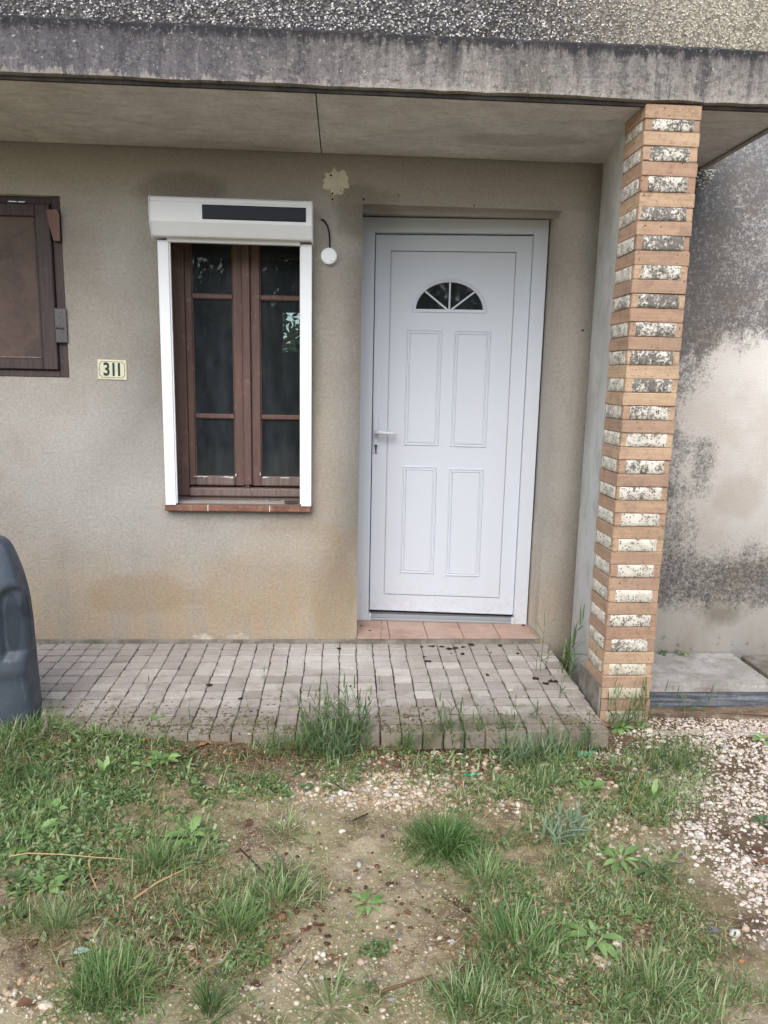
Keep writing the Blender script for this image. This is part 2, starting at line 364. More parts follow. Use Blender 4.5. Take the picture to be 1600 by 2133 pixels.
BRICK = m_brick(); INFRONT = m_infill('lime_infill_lichened', 1.0); INSIDE = m_infill('lime_infill', .35)
WHITE = m_plastic('white_plastic', S(209, 215, 223)); WHITEW = m_plastic('white_lacquer', S(244, 246, 248), .38)
BROWN = m_wood('brown_paint_wood', S(116, 90, 82), S(96, 76, 70), S(156, 138, 128), .4)
DKWOOD = m_wood('old_dark_wood', S(80, 68, 66), S(62, 52, 52), S(104, 94, 90), .35)
GRYWOOD = m_wood('weathered_wood', S(132, 116, 110), S(108, 92, 86), S(160, 150, 140), .4)
PANELW = m_simple('stained_brown_panel', S(100, 84, 76), S(78, 68, 64), 7, .7, .3, .3, 120, .003, stain=(S(106, 80, 68), .5))
REDWOOD = m_wood('reddish_wood', S(128, 98, 86), S(110, 82, 72), S(150, 112, 94), .3)
SILLB = m_simple('sill_brick', S(142, 102, 86), S(120, 84, 70), 14, .85, .2, .4, 110, .004, stain=(S(178, 148, 122), .4))
TERRA = m_simple('terracotta_tile', S(184, 158, 144), S(164, 136, 122), 5, .55, .35, .2, 100, .002, stain=(S(196, 156, 132), .5))
GLASS = m_glass('window_glass', .10); GLASSD = m_glass('door_glass', .08)
SOLAR = Mt('solar_cell', .3, .2).color(S(22, 30, 38)).m
BLACK = m_flat('black_rubber', S(34, 34, 36), .6); STEEL = m_flat('zinc_metal', S(96, 94, 96), .45, .5, .6); ALU = m_flat('aluminium', S(176, 180, 184), .35, .5, .6)
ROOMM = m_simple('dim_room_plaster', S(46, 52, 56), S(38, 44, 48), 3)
ENAMEL = m_simple('cream_enamel', S(226, 222, 196), S(216, 212, 184), 20, .3, .5, .05)
GREENP = m_flat('green_enamel', S(16, 62, 56), .35, .5)
TAGR = m_flat('red_sticker', S(150, 70, 84), .5)
DIRT = m_simple('joint_soil', S(88, 74, 60), S(66, 56, 44), 30, 1, .05, .8, 120, .008, stain=(S(80, 84, 52), .5))

# ------------------------------------------------------------------ house wall with its openings
TOPZ = 5.2
def wall_mesh(name, xs, zs, holes, y0, y1, mat):
    """solid wall on a grid of cells, holes = [(x0,x1,z0,z1)]"""
    xs = sorted(set(xs+[h[0] for h in holes]+[h[1] for h in holes])); zs = sorted(set(zs+[h[2] for h in holes]+[h[3] for h in holes]))
    def solid(i, j):
        if not (0 <= i < len(xs)-1 and 0 <= j < len(zs)-1): return False
        cx = (xs[i]+xs[i+1])/2; cz = (zs[j]+zs[j+1])/2
        return not any(h[0] < cx < h[1] and h[2] < cz < h[3] for h in holes)
    V = []; F = []; idx = {}
    def v(*p):
        if p not in idx: idx[p] = len(V); V.append(p)
        return idx[p]
    for i in range(len(xs)-1):
        for j in range(len(zs)-1):
            if not solid(i, j): continue
            a, b, c, d = xs[i], xs[i+1], zs[j], zs[j+1]
            F.append([v(a, y0, c), v(b, y0, c), v(b, y0, d), v(a, y0, d)]); F.append([v(a, y1, c), v(a, y1, d), v(b, y1, d), v(b, y1, c)])
            if not solid(i-1, j): F.append([v(a, y0, c), v(a, y0, d), v(a, y1, d), v(a, y1, c)])
            if not solid(i+1, j): F.append([v(b, y0, c), v(b, y1, c), v(b, y1, d), v(b, y0, d)])
            if not solid(i, j-1): F.append([v(a, y0, c), v(a, y1, c), v(b, y1, c), v(b, y0, c)])
            if not solid(i, j+1): F.append([v(a, y0, d), v(b, y0, d), v(b, y1, d), v(a, y1, d)])
    return mesh_np(name, V, F, mat)
WIN = (-.862, -.157, .742, 2.125); DOOR = (.087, 1.05, .0, 2.19); SHUT = (-2.15, -1.323, 1.347, 2.18)
house = thing('house', 'beige roughcast house front around the white door, with grey grit above the canopy', 'house', (0, 0, 0))
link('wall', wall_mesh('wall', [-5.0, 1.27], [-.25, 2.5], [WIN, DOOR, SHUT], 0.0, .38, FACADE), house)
w = link('wall', wall_mesh('wall_old', [1.27, 7.0], [-.25, 2.6], [], 0.0, .38, OLDWALL), house)
w['label'] = 'stained wall right of the brick pillar with black lichen and cream patches'
# pebble-dashed wall above the canopy
def m_pebwall():
    M = Mt('pebbledash_base', .95, .15); x, y, z = M.xyz()
    v = M.vor(75, out=1); vd = M.vor(75)
    c = M.mix(M.mr(x, .7, 1.7), S(128, 124, 124), S(236, 228, 210))
    sep = M.n('ShaderNodeSeparateColor', {0: v}); c = M.mix(M.mr(sep, .55, .9), c, S(176, 172, 164))
    c = M.mix(M.mr(vd, .35, .75), c, M.mix(M.mr(x, .7, 1.7), S(92, 89, 90), S(170, 160, 144)))
    M.color(c); M.bump(vd, -1, .012); return M.m
w = link('wall', wall_mesh('wall_up', [-5.0, 7.0], [2.6, TOPZ], [], .002, .38, m_pebwall()), house)
w['label'] = 'pebble-dashed wall above the canopy'
# chips of render: fallen patches
def patch(cx, cz, rx, rz, n, y=-.0015, jag=.3, seed=1, top_only=False):
    rd = random.Random(seed); bm = bmesh.new(); c = bm.verts.new((cx, y, cz)); ring = []
    for k in range(n):
        a = 2*math.pi*k/n; q = 1+rd.uniform(-jag, jag)
        ring.append(bm.verts.new((cx+rx*q*math.cos(a), y, cz+max(rz*q*math.sin(a), -rz*.25) if top_only else cz+rz*q*math.sin(a))))
    for k in range(n): bm.faces.new((c, ring[k], ring[(k+1) % n]))
    ext = bmesh.ops.extrude_face_region(bm, geom=bm.faces[:])
    for g in ext['geom']:
        if isinstance(g, bmesh.types.BMVert): g.co.y += .004
    bmesh.ops.recalc_face_normals(bm, faces=bm.faces)
    me = bpy.data.meshes.new('bare_patch'); bm.to_mesh(me); bm.free(); me.materials.append(EXPOSED); return me
for a in ((-.036, 2.288, .056, .056, 24, -.0015, .28, 3), (-.078, 2.272, .026, .022, 13, -.0025, .35, 5)):
    link('bare_patch', patch(*a), house)
for a in ((-.715, .022, .052, .026, 14, -.0015, .3, 8, True), (-.53, .022, .058, .026, 14, -.0015, .3, 9, True)):
    o = link('bare_patch', patch(*a), house); o.data.materials[0] = m_simple('bare_render', S(206, 196, 180), S(178, 166, 148), 18, .9, .2, .6, 90, .006)
# screw holes and the old scar under the patch
b = MB()
for x_, z_, r_ in ((-.058, 2.206, .0045), (-.058, 2.232, .0045), (.09, 2.21, .005), (.255, 2.235, .004), (-.066, 2.312, .0055), (.62, 2.2, .004), (1.19, 1.63, .006)):
    MB().tube([(x_, -.002, z_), (x_, .004, z_)], r_, 8).obj('screw_hole', BLACK, house)
b = MB()
for k in range(26):
    x_ = random.uniform(-.055, -.0); z_ = random.uniform(2.232, 2.262)
    b.tube([(x_, -.0012, z_), (x_+.002, .003, z_)], random.uniform(.0015, .0035), 5)
tag(b.obj('scar', BLACK, house), kind='stuff')
# skirting of grey cement where wall meets paving
b = MB(); b.prism([(-3.2, -.014), (.084, -.012), (.084, .001), (-3.2, .001)], -.02, .016, 'z'); b.jitter(.002).obj('cement_skirt', CEMENT, house)
# the room seen through the window
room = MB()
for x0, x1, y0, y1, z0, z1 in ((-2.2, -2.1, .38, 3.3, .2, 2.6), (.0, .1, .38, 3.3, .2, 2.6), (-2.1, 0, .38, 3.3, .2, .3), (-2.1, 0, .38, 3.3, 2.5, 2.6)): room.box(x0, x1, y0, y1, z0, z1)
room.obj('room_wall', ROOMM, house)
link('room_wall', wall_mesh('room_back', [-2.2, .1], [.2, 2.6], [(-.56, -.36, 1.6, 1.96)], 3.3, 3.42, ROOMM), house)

# ------------------------------------------------------------------ canopy
can = thing('canopy', 'thick dark-streaked concrete canopy slab over the door and window', 'canopy', (0, 0, 0))
FY = -.795
sl = MB()
sl.prism([(FY, 2.418), (FY+.022, 2.414), (FY+.022, 2.43), (-.004, 2.43), (-.004, 2.612), (FY+.01, 2.606), (FY, 2.596)], -5.0, 1.735, 'x')
bm = sl.bm; bmesh.ops.subdivide_edges(bm, edges=[e for e in bm.edges if abs(e.verts[0].co.x-e.verts[1].co.x) > 3], cuts=160)
for v in bm.verts:
    if v.co.y < FY+.03:
        n_ = float(fbm(v.co.x*9, v.co.z*20, 3, 3))-.5; v.co.y += n_*.006; v.co.z += (float(fbm(v.co.x*14, v.co.z*9, 3, 9))-.5)*.010
sl.obj('slab', FASCIA, can)
for x0, x1 in ((-5.0, -.1135), (-.1085, 1.711)):
    MB().box(x0, x1, FY+.024, -.003, 2.408, 2.4305).obj('soffit_panel', SOFFIT, can)
MB().box(1.7115, 1.7345, FY+.026, -.003, 2.398, 2.43).jitter(.001).obj('drip_edge', FASCIA, can)
MB().box(-5.0, 1.711, FY+.0205, FY+.034, 2.401, 2.4165).jitter(.0008).obj('drip_edge', m_simple('dark_concrete', S(78, 74, 70), S(58, 55, 54), 9, .95, .1, .5, 90, .004), can)  # dark strip covering the sliver between fascia and soffit
# pebbles stuck on the upper wall: real relief
def ico(sub=0):
    bm = bmesh.new(); bmesh.ops.create_icosphere(bm, subdivisions=sub+1, radius=1)
    V = np.array([v.co[:] for v in bm.verts]); F = np.array([[v.index for v in f.verts] for f in bm.faces]); bm.free(); return V, F
ICO_V, ICO_F = ico(0)
def stones(P, size, flat=.6, var=.35, seed=0, ang=True):
    """many small angular stones in one mesh: P (n,3), size (n,)"""
    g = np.random.default_rng(seed); n = len(P); nv = len(ICO_V)
    sc = size[:, None]*(1+g.uniform(-var, var, (n, 3)))*np.array([1, 1, flat])
    V = ICO_V[None]*(1+g.uniform(-.22, .22, (n, nv, 1)))*sc[:, None, :]
    if ang:
        a = g.uniform(0, 2*math.pi, n); ca, sa = np.cos(a), np.sin(a)
        V = np.stack([V[..., 0]*ca[:, None]-V[..., 1]*sa[:, None], V[..., 0]*sa[:, None]+V[..., 1]*ca[:, None], V[..., 2]], -1)
        t = g.normal(0, .3, n); ct, st = np.cos(t), np.sin(t)
        V = np.stack([V[..., 0], V[..., 1]*ct[:, None]-V[..., 2]*st[:, None], V[..., 1]*st[:, None]+V[..., 2]*ct[:, None]], -1)
    V = V+P[:, None, :]
    F = (ICO_F[None]+(np.arange(n)*nv)[:, None, None]).reshape(-1, 3)
    T = np.repeat(g.uniform(0, 1, n), nv)
    return V.reshape(-1, 3), F, T
def m_pebble(name, stops):
    M = Mt(name, .85, .25); c = M.ramp(M.tint(), stops)
    c = M.mix(M.math('MULTIPLY', M.mr(M.noise(40, 5, .7), .5, .7), .4), c, S(96, 84, 66))
    c = M.mix(.3, c, M.ramp(M.noise(200, 3, .7), [(.25, .33), (.7, .63)]), 'OVERLAY')
    M.color(c); M.bump(M.noise(180, 3), .3, .003); return M.m
PEBD = m_pebble('dash_pebble', [(0, S(112, 109, 112)), (.3, S(158, 154, 154)), (.6, S(196, 191, 188)), (.88, S(226, 222, 218)), (1, S(246, 244, 240))])
PEBB = m_pebble('dash_pebble_beige', [(0, S(196, 186, 168)), (.5, S(228, 220, 200)), (1, S(244, 238, 224))])
n = 17000
P = np.stack([rng.uniform(-1.9, 2.6, n), np.full(n, .0), rng.uniform(2.6, 3.25, n)], -1)
keep = (P[:, 0] < .9+rng.normal(0, .35, n)); sz = rng.uniform(.003, .0068, n)
V, F, T = stones(P[keep], sz[keep], .9, .3, 1); tag(link('dash_pebbles', mesh_np('dash_pebbles', V, F, PEBD, T), house), kind='stuff')
k2 = ~keep; V, F, T = stones(P[k2], sz[k2]*.7, .9, .3, 2); tag(link('dash_pebbles', mesh_np('dash_pebbles', V, F, PEBB, T), house), kind='stuff')
# lump of mortar where canopy end meets the old wall
V, F, T = stones(np.stack([rng.uniform(1.70, 1.79, 60), np.full(60, -.002), np.zeros(60)], -1), rng.uniform(.003, .008, 60), .5, .5, 5)
cxs = V.reshape(60, -1, 3); cxs[..., 2] += (2.40-rng.uniform(0, .13, 60)*(1-(cxs[..., 0].mean(1)-1.70)/.12))[:, None]
link('mortar_lump', mesh_np('mortar_lump', cxs.reshape(-1, 3), F, EXPOSED), house)

# ------------------------------------------------------------------ wing wall behind the pillar
wing = MB(); wing.prism([(1.235, -.0015), (1.135, -.574), (1.31, -.574), (1.31, -.0015)], -.2, 2.4075, 'z')
tag(wing.obj('wing_wall', PLASTER), 'narrow smooth pale plaster wall linking the house front to the brick pillar', 'wall')

# ------------------------------------------------------------------ brick pillar
PX0, PX1, PY0, PY1 = 1.125, 1.341, -.786, -.572
pil = thing('brick_pillar', 'square pillar of orange bricks alternating with white lichen-spotted courses', 'pillar', (PX0, PY0, -.03))
pitch = 1.0865/10; zc = 2.394
def brick_mesh(w_, d_, h_, bev=.003, jit=.0018):
    return MB().box(0, w_, 0, d_, 0, h_, bev, 2).jitter(jit).mesh('brick', BRICK)
W_, D_ = PX1-PX0, PY1-PY0
full = [brick_mesh(W_, D_, .0515) for _ in range(4)]
rec = [brick_mesh(W_-.004, D_-.004, .0525) for _ in range(3)]
def slab_panel(l, h_, axis):
    bmx = MB()
    nx, nz = 14, 5
    V = []; F = []
    for j in range(nz+1):
        for i in range(nx+1):
            u = (0, .04, .1, .18, .26, .34, .42, .5, .58, .66, .74, .82, .9, .96, 1)[i]*l; w2 = (0, .07, .35, .65, .93, 1)[j]*h_; e = min(i, nx-i, 1.0)*min(j, nz-j, 1.0)
            ju = random.uniform(-.0015, .0015); jw = random.uniform(-.0012, .0012)
            dd = -(.0036*min(e, 1)+random.uniform(0, .001))
            V.append((u+ju, dd, w2+jw) if axis == 'x' else (dd, u+ju, w2+jw))
    for j in range(nz):
        for i in range(nx):
            a = j*(nx+1)+i; q = [a, a+1, a+nx+2, a+nx+1]; F.append(q if axis == 'x' else q[::-1])
    bmx.bm.free()
    return mesh_np('lime_infill', V, F, INFRONT if axis == 'x' else INSIDE)
z = 2.4075-.03; k = 0
PZ = -.03
course = 0
zA = [2.390, 2.2865, 2.180, 2.070, 1.966, 1.856, 1.748, 1.640, 1.531, 1.421, 1.313, 1.204, 1.094, .984, .875, .766, .657, .547, .438, .330, .220, .112, .004, -.105]
for i, zc in enumerate(zA):
    h_ = .0515; z0 = zc-h_/2
    if i == 0: z0 = 2.357; me = brick_mesh(W_, D_, .050)
    else: me = random.choice(full)
    o = link('brick', me, pil, (random.uniform(-.003, .003), random.uniform(-.002, .002), z0-PZ), (0, 0, random.uniform(-.012, .012)))
    # the course under it: corner bricks with a white lime infill on front and side
    nz0 = (zA[i+1]+.0275) if i+1 < len(zA) else None
    if nz0 is None: continue
    hh = z0-.002-nz0
    me = random.choice(rec)
    link('brick', me, pil, (.002, .002, nz0-PZ+.001), (0, 0, 0), (1, 1, (hh-.001)/.0525))
    il = random.uniform(.024, .034); ir = random.uniform(.022, .032)
    if i % 5 == 3: il = .012
    link('lime_infill', slab_panel(W_-il-ir, hh-.001, 'x'), pil, (il, .0023, nz0-PZ+.001))
    sl_ = random.uniform(.02, .03)
    link('lime_infill', slab_panel(D_-sl_-.012, hh-.001, 'y'), pil, (.0023, sl_, nz0-PZ+.001))
MB().box(.006, W_-.006, .006, D_-.006, -.16, 2.4).obj('mortar_core', CEMENT, pil)
b = MB(); b.prism([(-.014, -.14), (-.002, -.14), (-.002, .115), (-.008, .118)], .0, D_+.05, 'y').jitter(.002).obj('cement_plinth', CEMENT, pil)

# ------------------------------------------------------------------ terrace of small setts
SL = .03     # fall towards the garden, z = SL*y
NX0, NX1, NY = -2.0, 1.105, -.962
bed = MB(); bed.prism([(-.006, -.009), (NY+.03, SL*NY-.009), (NY+.03, -.16), (-.006, -.16)], -3.2, NX1, 'x')
ter = tag(bed.obj('terrace', DIRT), kind='structure')
def m_sett():
    M = Mt('pinkish_sett', .92, .2); x, y, z = M.xyz(); r = M.rnd()
    c = M.ramp(r, [(0, S(164, 156, 149)), (.4, S(188, 180, 172)), (.7, S(158, 150, 142)), (1, S(202, 195, 187))])
    c = M.mix(M.math('MULTIPLY', M.mr(M.noise(9, 6, .7), .45, .7), .45), c, S(150, 138, 124))
    c = M.mix(M.math('MULTIPLY', M.blob((-.05, -.2, 0), (.5, .24, 1), .8, 6, .2, 1.1, seed=2), .55), c, S(206, 202, 198))
    c = M.mix(M.math('MULTIPLY', M.mr(M.noise(30, 6, .75, sc=(.5, 1, 1), off=(3, 1, 0)), .6, .7), .5), c, S(212, 204, 194))
    c = M.mix(M.math('MULTIPLY', M.mr(M.math('ADD', y, M.math('MULTIPLY', M.math('SUBTRACT', M.noise(5, 6, .7), .5), .45)), -.6, -.95), .6), c, S(122, 110, 88))
    c = M.mix(M.math('MULTIPLY', M.math('MULTIPLY', M.mr(M.noise(11, 6, .7, off=(9, 2, 0)), .5, .66), M.mr(y, -.4, -.8)), .6), c, S(104, 104, 68))
    c = M.mix(.4, c, M.ramp(M.noise(140, 4, .7), [(.25, .3), (.7, .66)]), 'OVERLAY')
    M.color(c); M.bump(M.noise(40, 6, .7), .7, .008); M.bump(M.noise(170, 3, .7), .4, .003); return M.m
SETT = m_sett()
PW, PL = .0852, .0772
def sett_mesh(seed, th=.075):
    rd = random.Random(seed); w2, l2 = (PW-.0060)/2, (PL*1.03-.0105)/2
    bm = bmesh.new(); pts = []
    for (sx, sy) in ((-1, -1), (1, -1), (1, 1), (-1, 1)):
        for t in (-.72, .72):
            if (sx, sy) in ((-1, -1), (1, 1)): pts.append((sx*w2*(.9 if t*sx*-1 > 0 else 1), sy*l2*(1 if t*sx*-1 > 0 else .9)))
            else: pts.append((sx*w2*(1 if t*sx > 0 else .9), sy*l2*(.9 if t*sx > 0 else 1)))
    ang = sorted(pts, key=lambda p: math.atan2(p[1], p[0]))
    def ring(sc, z, j): return [bm.verts.new((p[0]*sc+rd.uniform(-j, j), p[1]*sc+rd.uniform(-j, j), z+rd.uniform(-j, j)*.5)) for p in ang]
    r0 = ring(1, -th, .001); r1 = ring(1, -.0025, .0022); r2 = ring(.965, .0, .0014)
    for a, b_ in ((r0, r1), (r1, r2)):
        for i in range(8): bm.faces.new((a[i], a[(i+1) % 8], b_[(i+1) % 8], b_[i]))
    bm.faces.new(r2); me = bpy.data.meshes.new('sett'); bmesh.ops.recalc_face_normals(bm, faces=bm.faces); bm.to_mesh(me); bm.free(); me.materials.append(SETT)
    return me
setts = [sett_mesh(s) for s in range(9)]
spots = []
ncol = int((NX1-NX0)/PW); nrow = 12
for j in range(nrow):
    for i in range(ncol):
        x_ = NX1-PW*(i+.5)+math.sin(j*1.3+i*.2)*.0015; y_ = -.012-PL*1.03*(j+.5)
        if x_ > .99 and j < 1: pass
        spots.append((x_, y_))
vis = [p for p in spots if p[0] > -1.42-.0*p[1] and p[0] > -1.52-.45*(p[1])*-1*0]
vis.sort(key=lambda p: p[1])        # nearest rows first
single = vis[:300]; rest = [p for p in spots if p not in set(single)]
for (x_, y_) in single:
    o = link('sett', random.choice(setts), ter, (x_, y_, SL*y_+random.uniform(-.002, .002)), (random.uniform(-.012, .012), random.uniform(-.012, .012), random.choice((0, math.pi))+random.uniform(-.02, .02)))
bm = bmesh.new()
for (x_, y_) in rest:
    t = bmesh.new(); t.from_mesh(random.choice(setts)); bmesh.ops.transform(t, matrix=Matrix.Translation((x_, y_, SL*y_+random.uniform(-.002, .002))) @ Matrix.Rotation(random.uniform(-.02, .02), 4, 'Z'), verts=t.verts)
    tmp = bpy.data.meshes.new('t'); t.to_mesh(tmp); t.free(); bm.from_mesh(tmp); bpy.data.meshes.remove(tmp)
me = bpy.data.meshes.new('sett_field'); bm.to_mesh(me); bm.free(); me.materials.append(SETT); tag(link('sett_field', me, ter), kind='stuff')
# footing under the front edge
MB().box(-2.2, 1.09, NY-.03, NY+.029, -.2, -.098).jitter(.004).obj('footing', DIRT, ter)

# ------------------------------------------------------------------ door step
step = thing('door_step', 'low doorstep of terracotta tiles on a grey concrete riser', 'doorstep', (0, 0, 0))
MB().box(.075, 1.062, -.022, .0, -.02, .027, .003).obj('riser', CEMENT, step)
MB().box(.088, 1.049, .0, .37, -.02, .026).obj('riser', CEMENT, step)
xs_ = [.0885, .262, .462, .655, .85, 1.0485]
for i in range(5): MB().box(xs_[i]+.0015, xs_[i+1]-.0015, -.026, .33, .027, .0345, .002).obj('tile', TERRA, step)

# ------------------------------------------------------------------ front door
PLx, PLy, PRx, PRy = .09, .28, 1.045, .205
dang = math.atan2(PRy-PLy, PRx-PLx)
door = thing('front_door', 'white plastic front door with four raised panels and a fanlight, slightly ajar', 'door', (PLx, PLy, 0.035), rz=dang)
FW, FT = .955, 2.15       # frame outer width and height
def frame_piece(pts, y0, y1, name, mat, parent):
    return MB().prism(pts, y0, y1, 'y').obj(name, mat, parent)
fw = .068
for pts in ([(0, 0), (fw, 0), (fw, FT-fw), (0, FT)], [(FW, 0), (FW, FT), (FW-fw-.004, FT-fw), (FW-fw-.004, 0)], [(.0001, FT), (fw+.0001, FT-fw), (FW-fw-.0041, FT-fw), (FW-.0001, FT)]):
    o = frame_piece(pts, -.012, .06, 'frame', WHITE, door)
    pass
# outer cover trim, stepping the frame
MB().box(-.003, .006, -.015, -.002, 0, FT).obj('trim', WHITE, door)
# threshold
th = MB(); th.box(fw+.001, FW-fw-.005, -.02, .05, .0, .012, .002); th.box(fw+.001, FW-fw-.005, .0, .05, .012, .03, .002); th.obj('threshold', ALU, door)
MB().box(fw, fw+.014, -.022, .0, 0, .04, .002).obj('threshold_cap', WHITE, door); MB().box(FW-fw-.018, FW-fw-.004, -.022, .0, 0, .036, .002).obj('threshold_cap', WHITE, door)
# leaf, hinged on the right, a little ajar
hx = FW-fw-.006
leaf = thing('leaf', None, None, (hx, .016, 0)); leaf.parent = door; leaf.rotation_euler = (0, 0, R(-1.7))
LW = hx-fw-.004; lz0, lz1 = .045, FT-fw-.006
sw = .079
def lp(pts, y0=-.0, y1=.055, name='leaf_rail', mat=WHITE, bev=.0025):
    o = MB().prism([(u-LW, v_) for u, v_ in pts], y0, y1, 'y').obj(name, mat, leaf)
    return o
g_ = .0001
lp([(0, lz0), (sw, lz0+sw+.013), (sw, lz1-sw), (0, lz1)]); lp([(LW, lz0), (LW, lz1), (LW-sw, lz1-sw), (LW-sw, lz0+sw+.013)])
lp([(g_, lz0), (LW-g_, lz0), (LW-sw-g_, lz0+sw+.013), (sw+g_, lz0+sw+.013)]); lp([(g_, lz1), (sw+g_, lz1-sw), (LW-sw-g_, lz1-sw), (LW-g_, lz1)])
lp([(.002, lz0-.016), (LW-.002, lz0-.016), (LW-.002, lz0-.001), (.002, lz0-.001)], .012, .05, 'bottom_seal', BLACK, 0)
for pts in ([(-.010, lz0), (-.001, lz0), (-.001, lz1), (-.010, lz1)], [(-.008, lz1+.0015), (LW, lz1+.0015), (LW, lz1+.008), (-.008, lz1+.008)]): lp(pts, .03, .05, 'seal', BLACK, 0)
# infill panel with an opening for the fanlight
fcx, fz = .465-fw-.004, 1.737-.035
px0, px1, pz0, pz1 = sw+.005, LW-sw-.005, lz0+sw+.013+.005, lz1-sw-.005
FRX, FRZ = .178, .148
def fan_pts(rx, rz, zb, n=28, c=0):
    return [(fcx+rx*math.cos(math.pi*k/n), zb+rz*math.sin(math.pi*k/n)) for k in range(n+1)]
bm = bmesh.new()
inner = fan_pts(FRX, FRZ, fz)
outer = []
for (u, v_) in inner:
    outer.append((u, v_))
# panel face = ring of quads from fan outline to rectangle
def rect_hit(u, v_):
    dx, dz = u-fcx, v_-(fz+.05); t = 1e9
    if dx > 1e-9: t = min(t, (px1-fcx)/dx)
    if dx < -1e-9: t = min(t, (px0-fcx)/dx)
    if dz > 1e-9: t = min(t, (pz1-fz-.05)/dz)
    if dz < -1e-9: t = min(t, (pz0-fz-.05)/dz)
    return (fcx+dx*t, fz+.05+dz*t)
loop = inner+[(fcx-FRX+2*FRX*k/12, fz) for k in range(1, 12)]
n = len(loop)
yP = .004
A = [bm.verts.new((u-LW, yP, v_)) for u, v_ in loop]; B = [bm.verts.new((rect_hit(u, v_)[0]-LW, yP, rect_hit(u, v_)[1])) for u, v_ in loop]
Cc = [bm.verts.new((u-LW, yP+.03, v_)) for u, v_ in loop]
corners = {(px0, pz0), (px1, pz0), (px1, pz1), (px0, pz1)}
for i in range(n):
    j = (i+1) % n; bm.faces.new((A[i], A[j], Cc[j], Cc[i]))
    p, q = rect_hit(*loop[i]), rect_hit(*loop[j])
    cn = None
    if abs(p[0]-q[0]) > 1e-6 and abs(p[1]-q[1]) > 1e-6:
        for (cx_, cz_) in corners:
            if (abs(p[0]-cx_) < 1e-6 or abs(p[1]-cz_) < 1e-6) and (abs(q[0]-cx_) < 1e-6 or abs(q[1]-cz_) < 1e-6): cn = bm.verts.new((cx_-LW, yP, cz_))
    bm.faces.new((A[i], B[i], cn, B[j], A[j]) if cn else (A[i], B[i], B[j], A[j]))
bmesh.ops.recalc_face_normals(bm, faces=bm.faces)
me = bpy.data.meshes.new('infill_panel'); bm.to_mesh(me); bm.free(); me.materials.append(WHITE); link('infill_panel', me, leaf)
# dark groove backing between rails and panel
lp([(sw-.002, lz0+sw), (LW-sw+.002, lz0+sw), (LW-sw+.002, fz-.03), (sw-.002, fz-.03)], .012, .04, 'panel_core', WHITE, 0)
for a_, b_ in ((sw-.002, fcx-FRX-.002), (fcx+FRX+.002, LW-sw+.002)): lp([(a_, fz-.0299), (b_, fz-.0299), (b_, lz1-sw), (a_, lz1-sw)], .012, .04, 'panel_core', WHITE, 0)
lp([(fcx-FRX-.0019, fz+FRZ+.01), (fcx+FRX+.0019, fz+FRZ+.01), (fcx+FRX+.0019, lz1-sw), (fcx-FRX-.0019, lz1-sw)], .012, .04, 'panel_core', WHITE, 0)
def moulding(path, prof, name='moulding', closed=True):
    """sweep a small profile [(offset, height)] round a closed polygon path (u,v), mitred"""
    n = len(path); bm = bmesh.new(); rows = []
    for i in range(n):
        p0, p1, p2 = Vector(path[i-1]), Vector(path[i]), Vector(path[(i+1) % n])
        d1 = (p1-p0).normalized(); d2 = (p2-p1).normalized(); n1 = Vector((-d1.y, d1.x)); n2 = Vector((-d2.y, d2.x))
        mt = (n1+n2); mt = mt/max(mt.dot(n1), .3) if mt.length > 1e-6 else n1
        rows.append([bm.verts.new((p1.x+mt.x*o_-LW, yP-h_, p1.y+mt.y*o_)) for o_, h_ in prof])
    for i in range(n):
        a, b_ = rows[i], rows[(i+1) % n]
        for k in range(len(prof)-1): bm.faces.new((a[k], a[k+1], b_[k+1], b_[k]))
    bmesh.ops.recalc_face_normals(bm, faces=bm.faces)
    me = bpy.data.meshes.new(name); bm.to_mesh(me); bm.free(); me.materials.append(WHITE)
    o = link(name, me, leaf); return o
prof = [(-.001, -.001), (.0, .003), (.002, .0062), (.006, .0062), (.009, .0008), (.013, .0008), (.0155, .0052), (.019, .0052), (.022, .0), (.0225, -.001)]
dz = -.035
for (u0, u1, v0, v1) in ((.243, .432, 1.020, 1.634), (.496, .688, 1.018, 1.633), (.240, .428, .302, .905), (.494, .683, .293, .899)):
    u0 -= fw+.004; u1 -= fw+.004; v0 += dz; v1 += dz
    moulding([(u0, v0), (u1, v0), (u1, v1), (u0, v1)], prof)
    MB().box(u0+.022-LW, u1-.022-LW, yP-.0022, yP+.002, v0+.022, v1-.022, .001).obj('panel_field', WHITE, leaf)
fo = fan_pts(FRX+.016, FRZ+.014, fz-.004, 30); rc = .012
path = fo[:-1]+[fo[-1], (fcx-FRX-.012, fz-.014), (fcx+FRX+.012, fz-.014)]
moulding([(u, v_) for u, v_ in path], [(-.001, -.001), (.0, .004), (.003, .0065), (.007, .006), (.011, .003), (.016, .003), (.018, -.012)], 'fan_moulding')
# fan panes between bars
def ell(t): return (fcx+FRX*math.cos(t), fz+FRZ*math.sin(t))
angs = [0, R(41), R(90), R(139), R(180)]
for i in range(4):
    a0, a1 = angs[i], angs[i+1]; pts = [(fcx, fz)]+[ell(a0+(a1-a0)*k/8) for k in range(9)]
    MB().prism([(u-LW, v_) for u, v_ in pts], yP+.012+i*.00001, yP+.016, 'y').obj('pane', GLASSD, leaf)
for t in angs[1:4]:
    e = ell(t); s_ = (fcx+math.cos(t)*.014, fz+.002); dx, dz_ = e[0]-s_[0], e[1]-s_[1]; L = math.hypot(dx, dz_); nx, nz = -dz_/L*.0042, dx/L*.0042
    MB().prism([(s_[0]-nx-LW, s_[1]-nz), (e[0]-nx-LW, e[1]-nz), (e[0]+nx-LW, e[1]+nz), (s_[0]+nx-LW, s_[1]+nz)], yP+.002, yP+.011, 'y').obj('glazing_bar', WHITE, leaf)
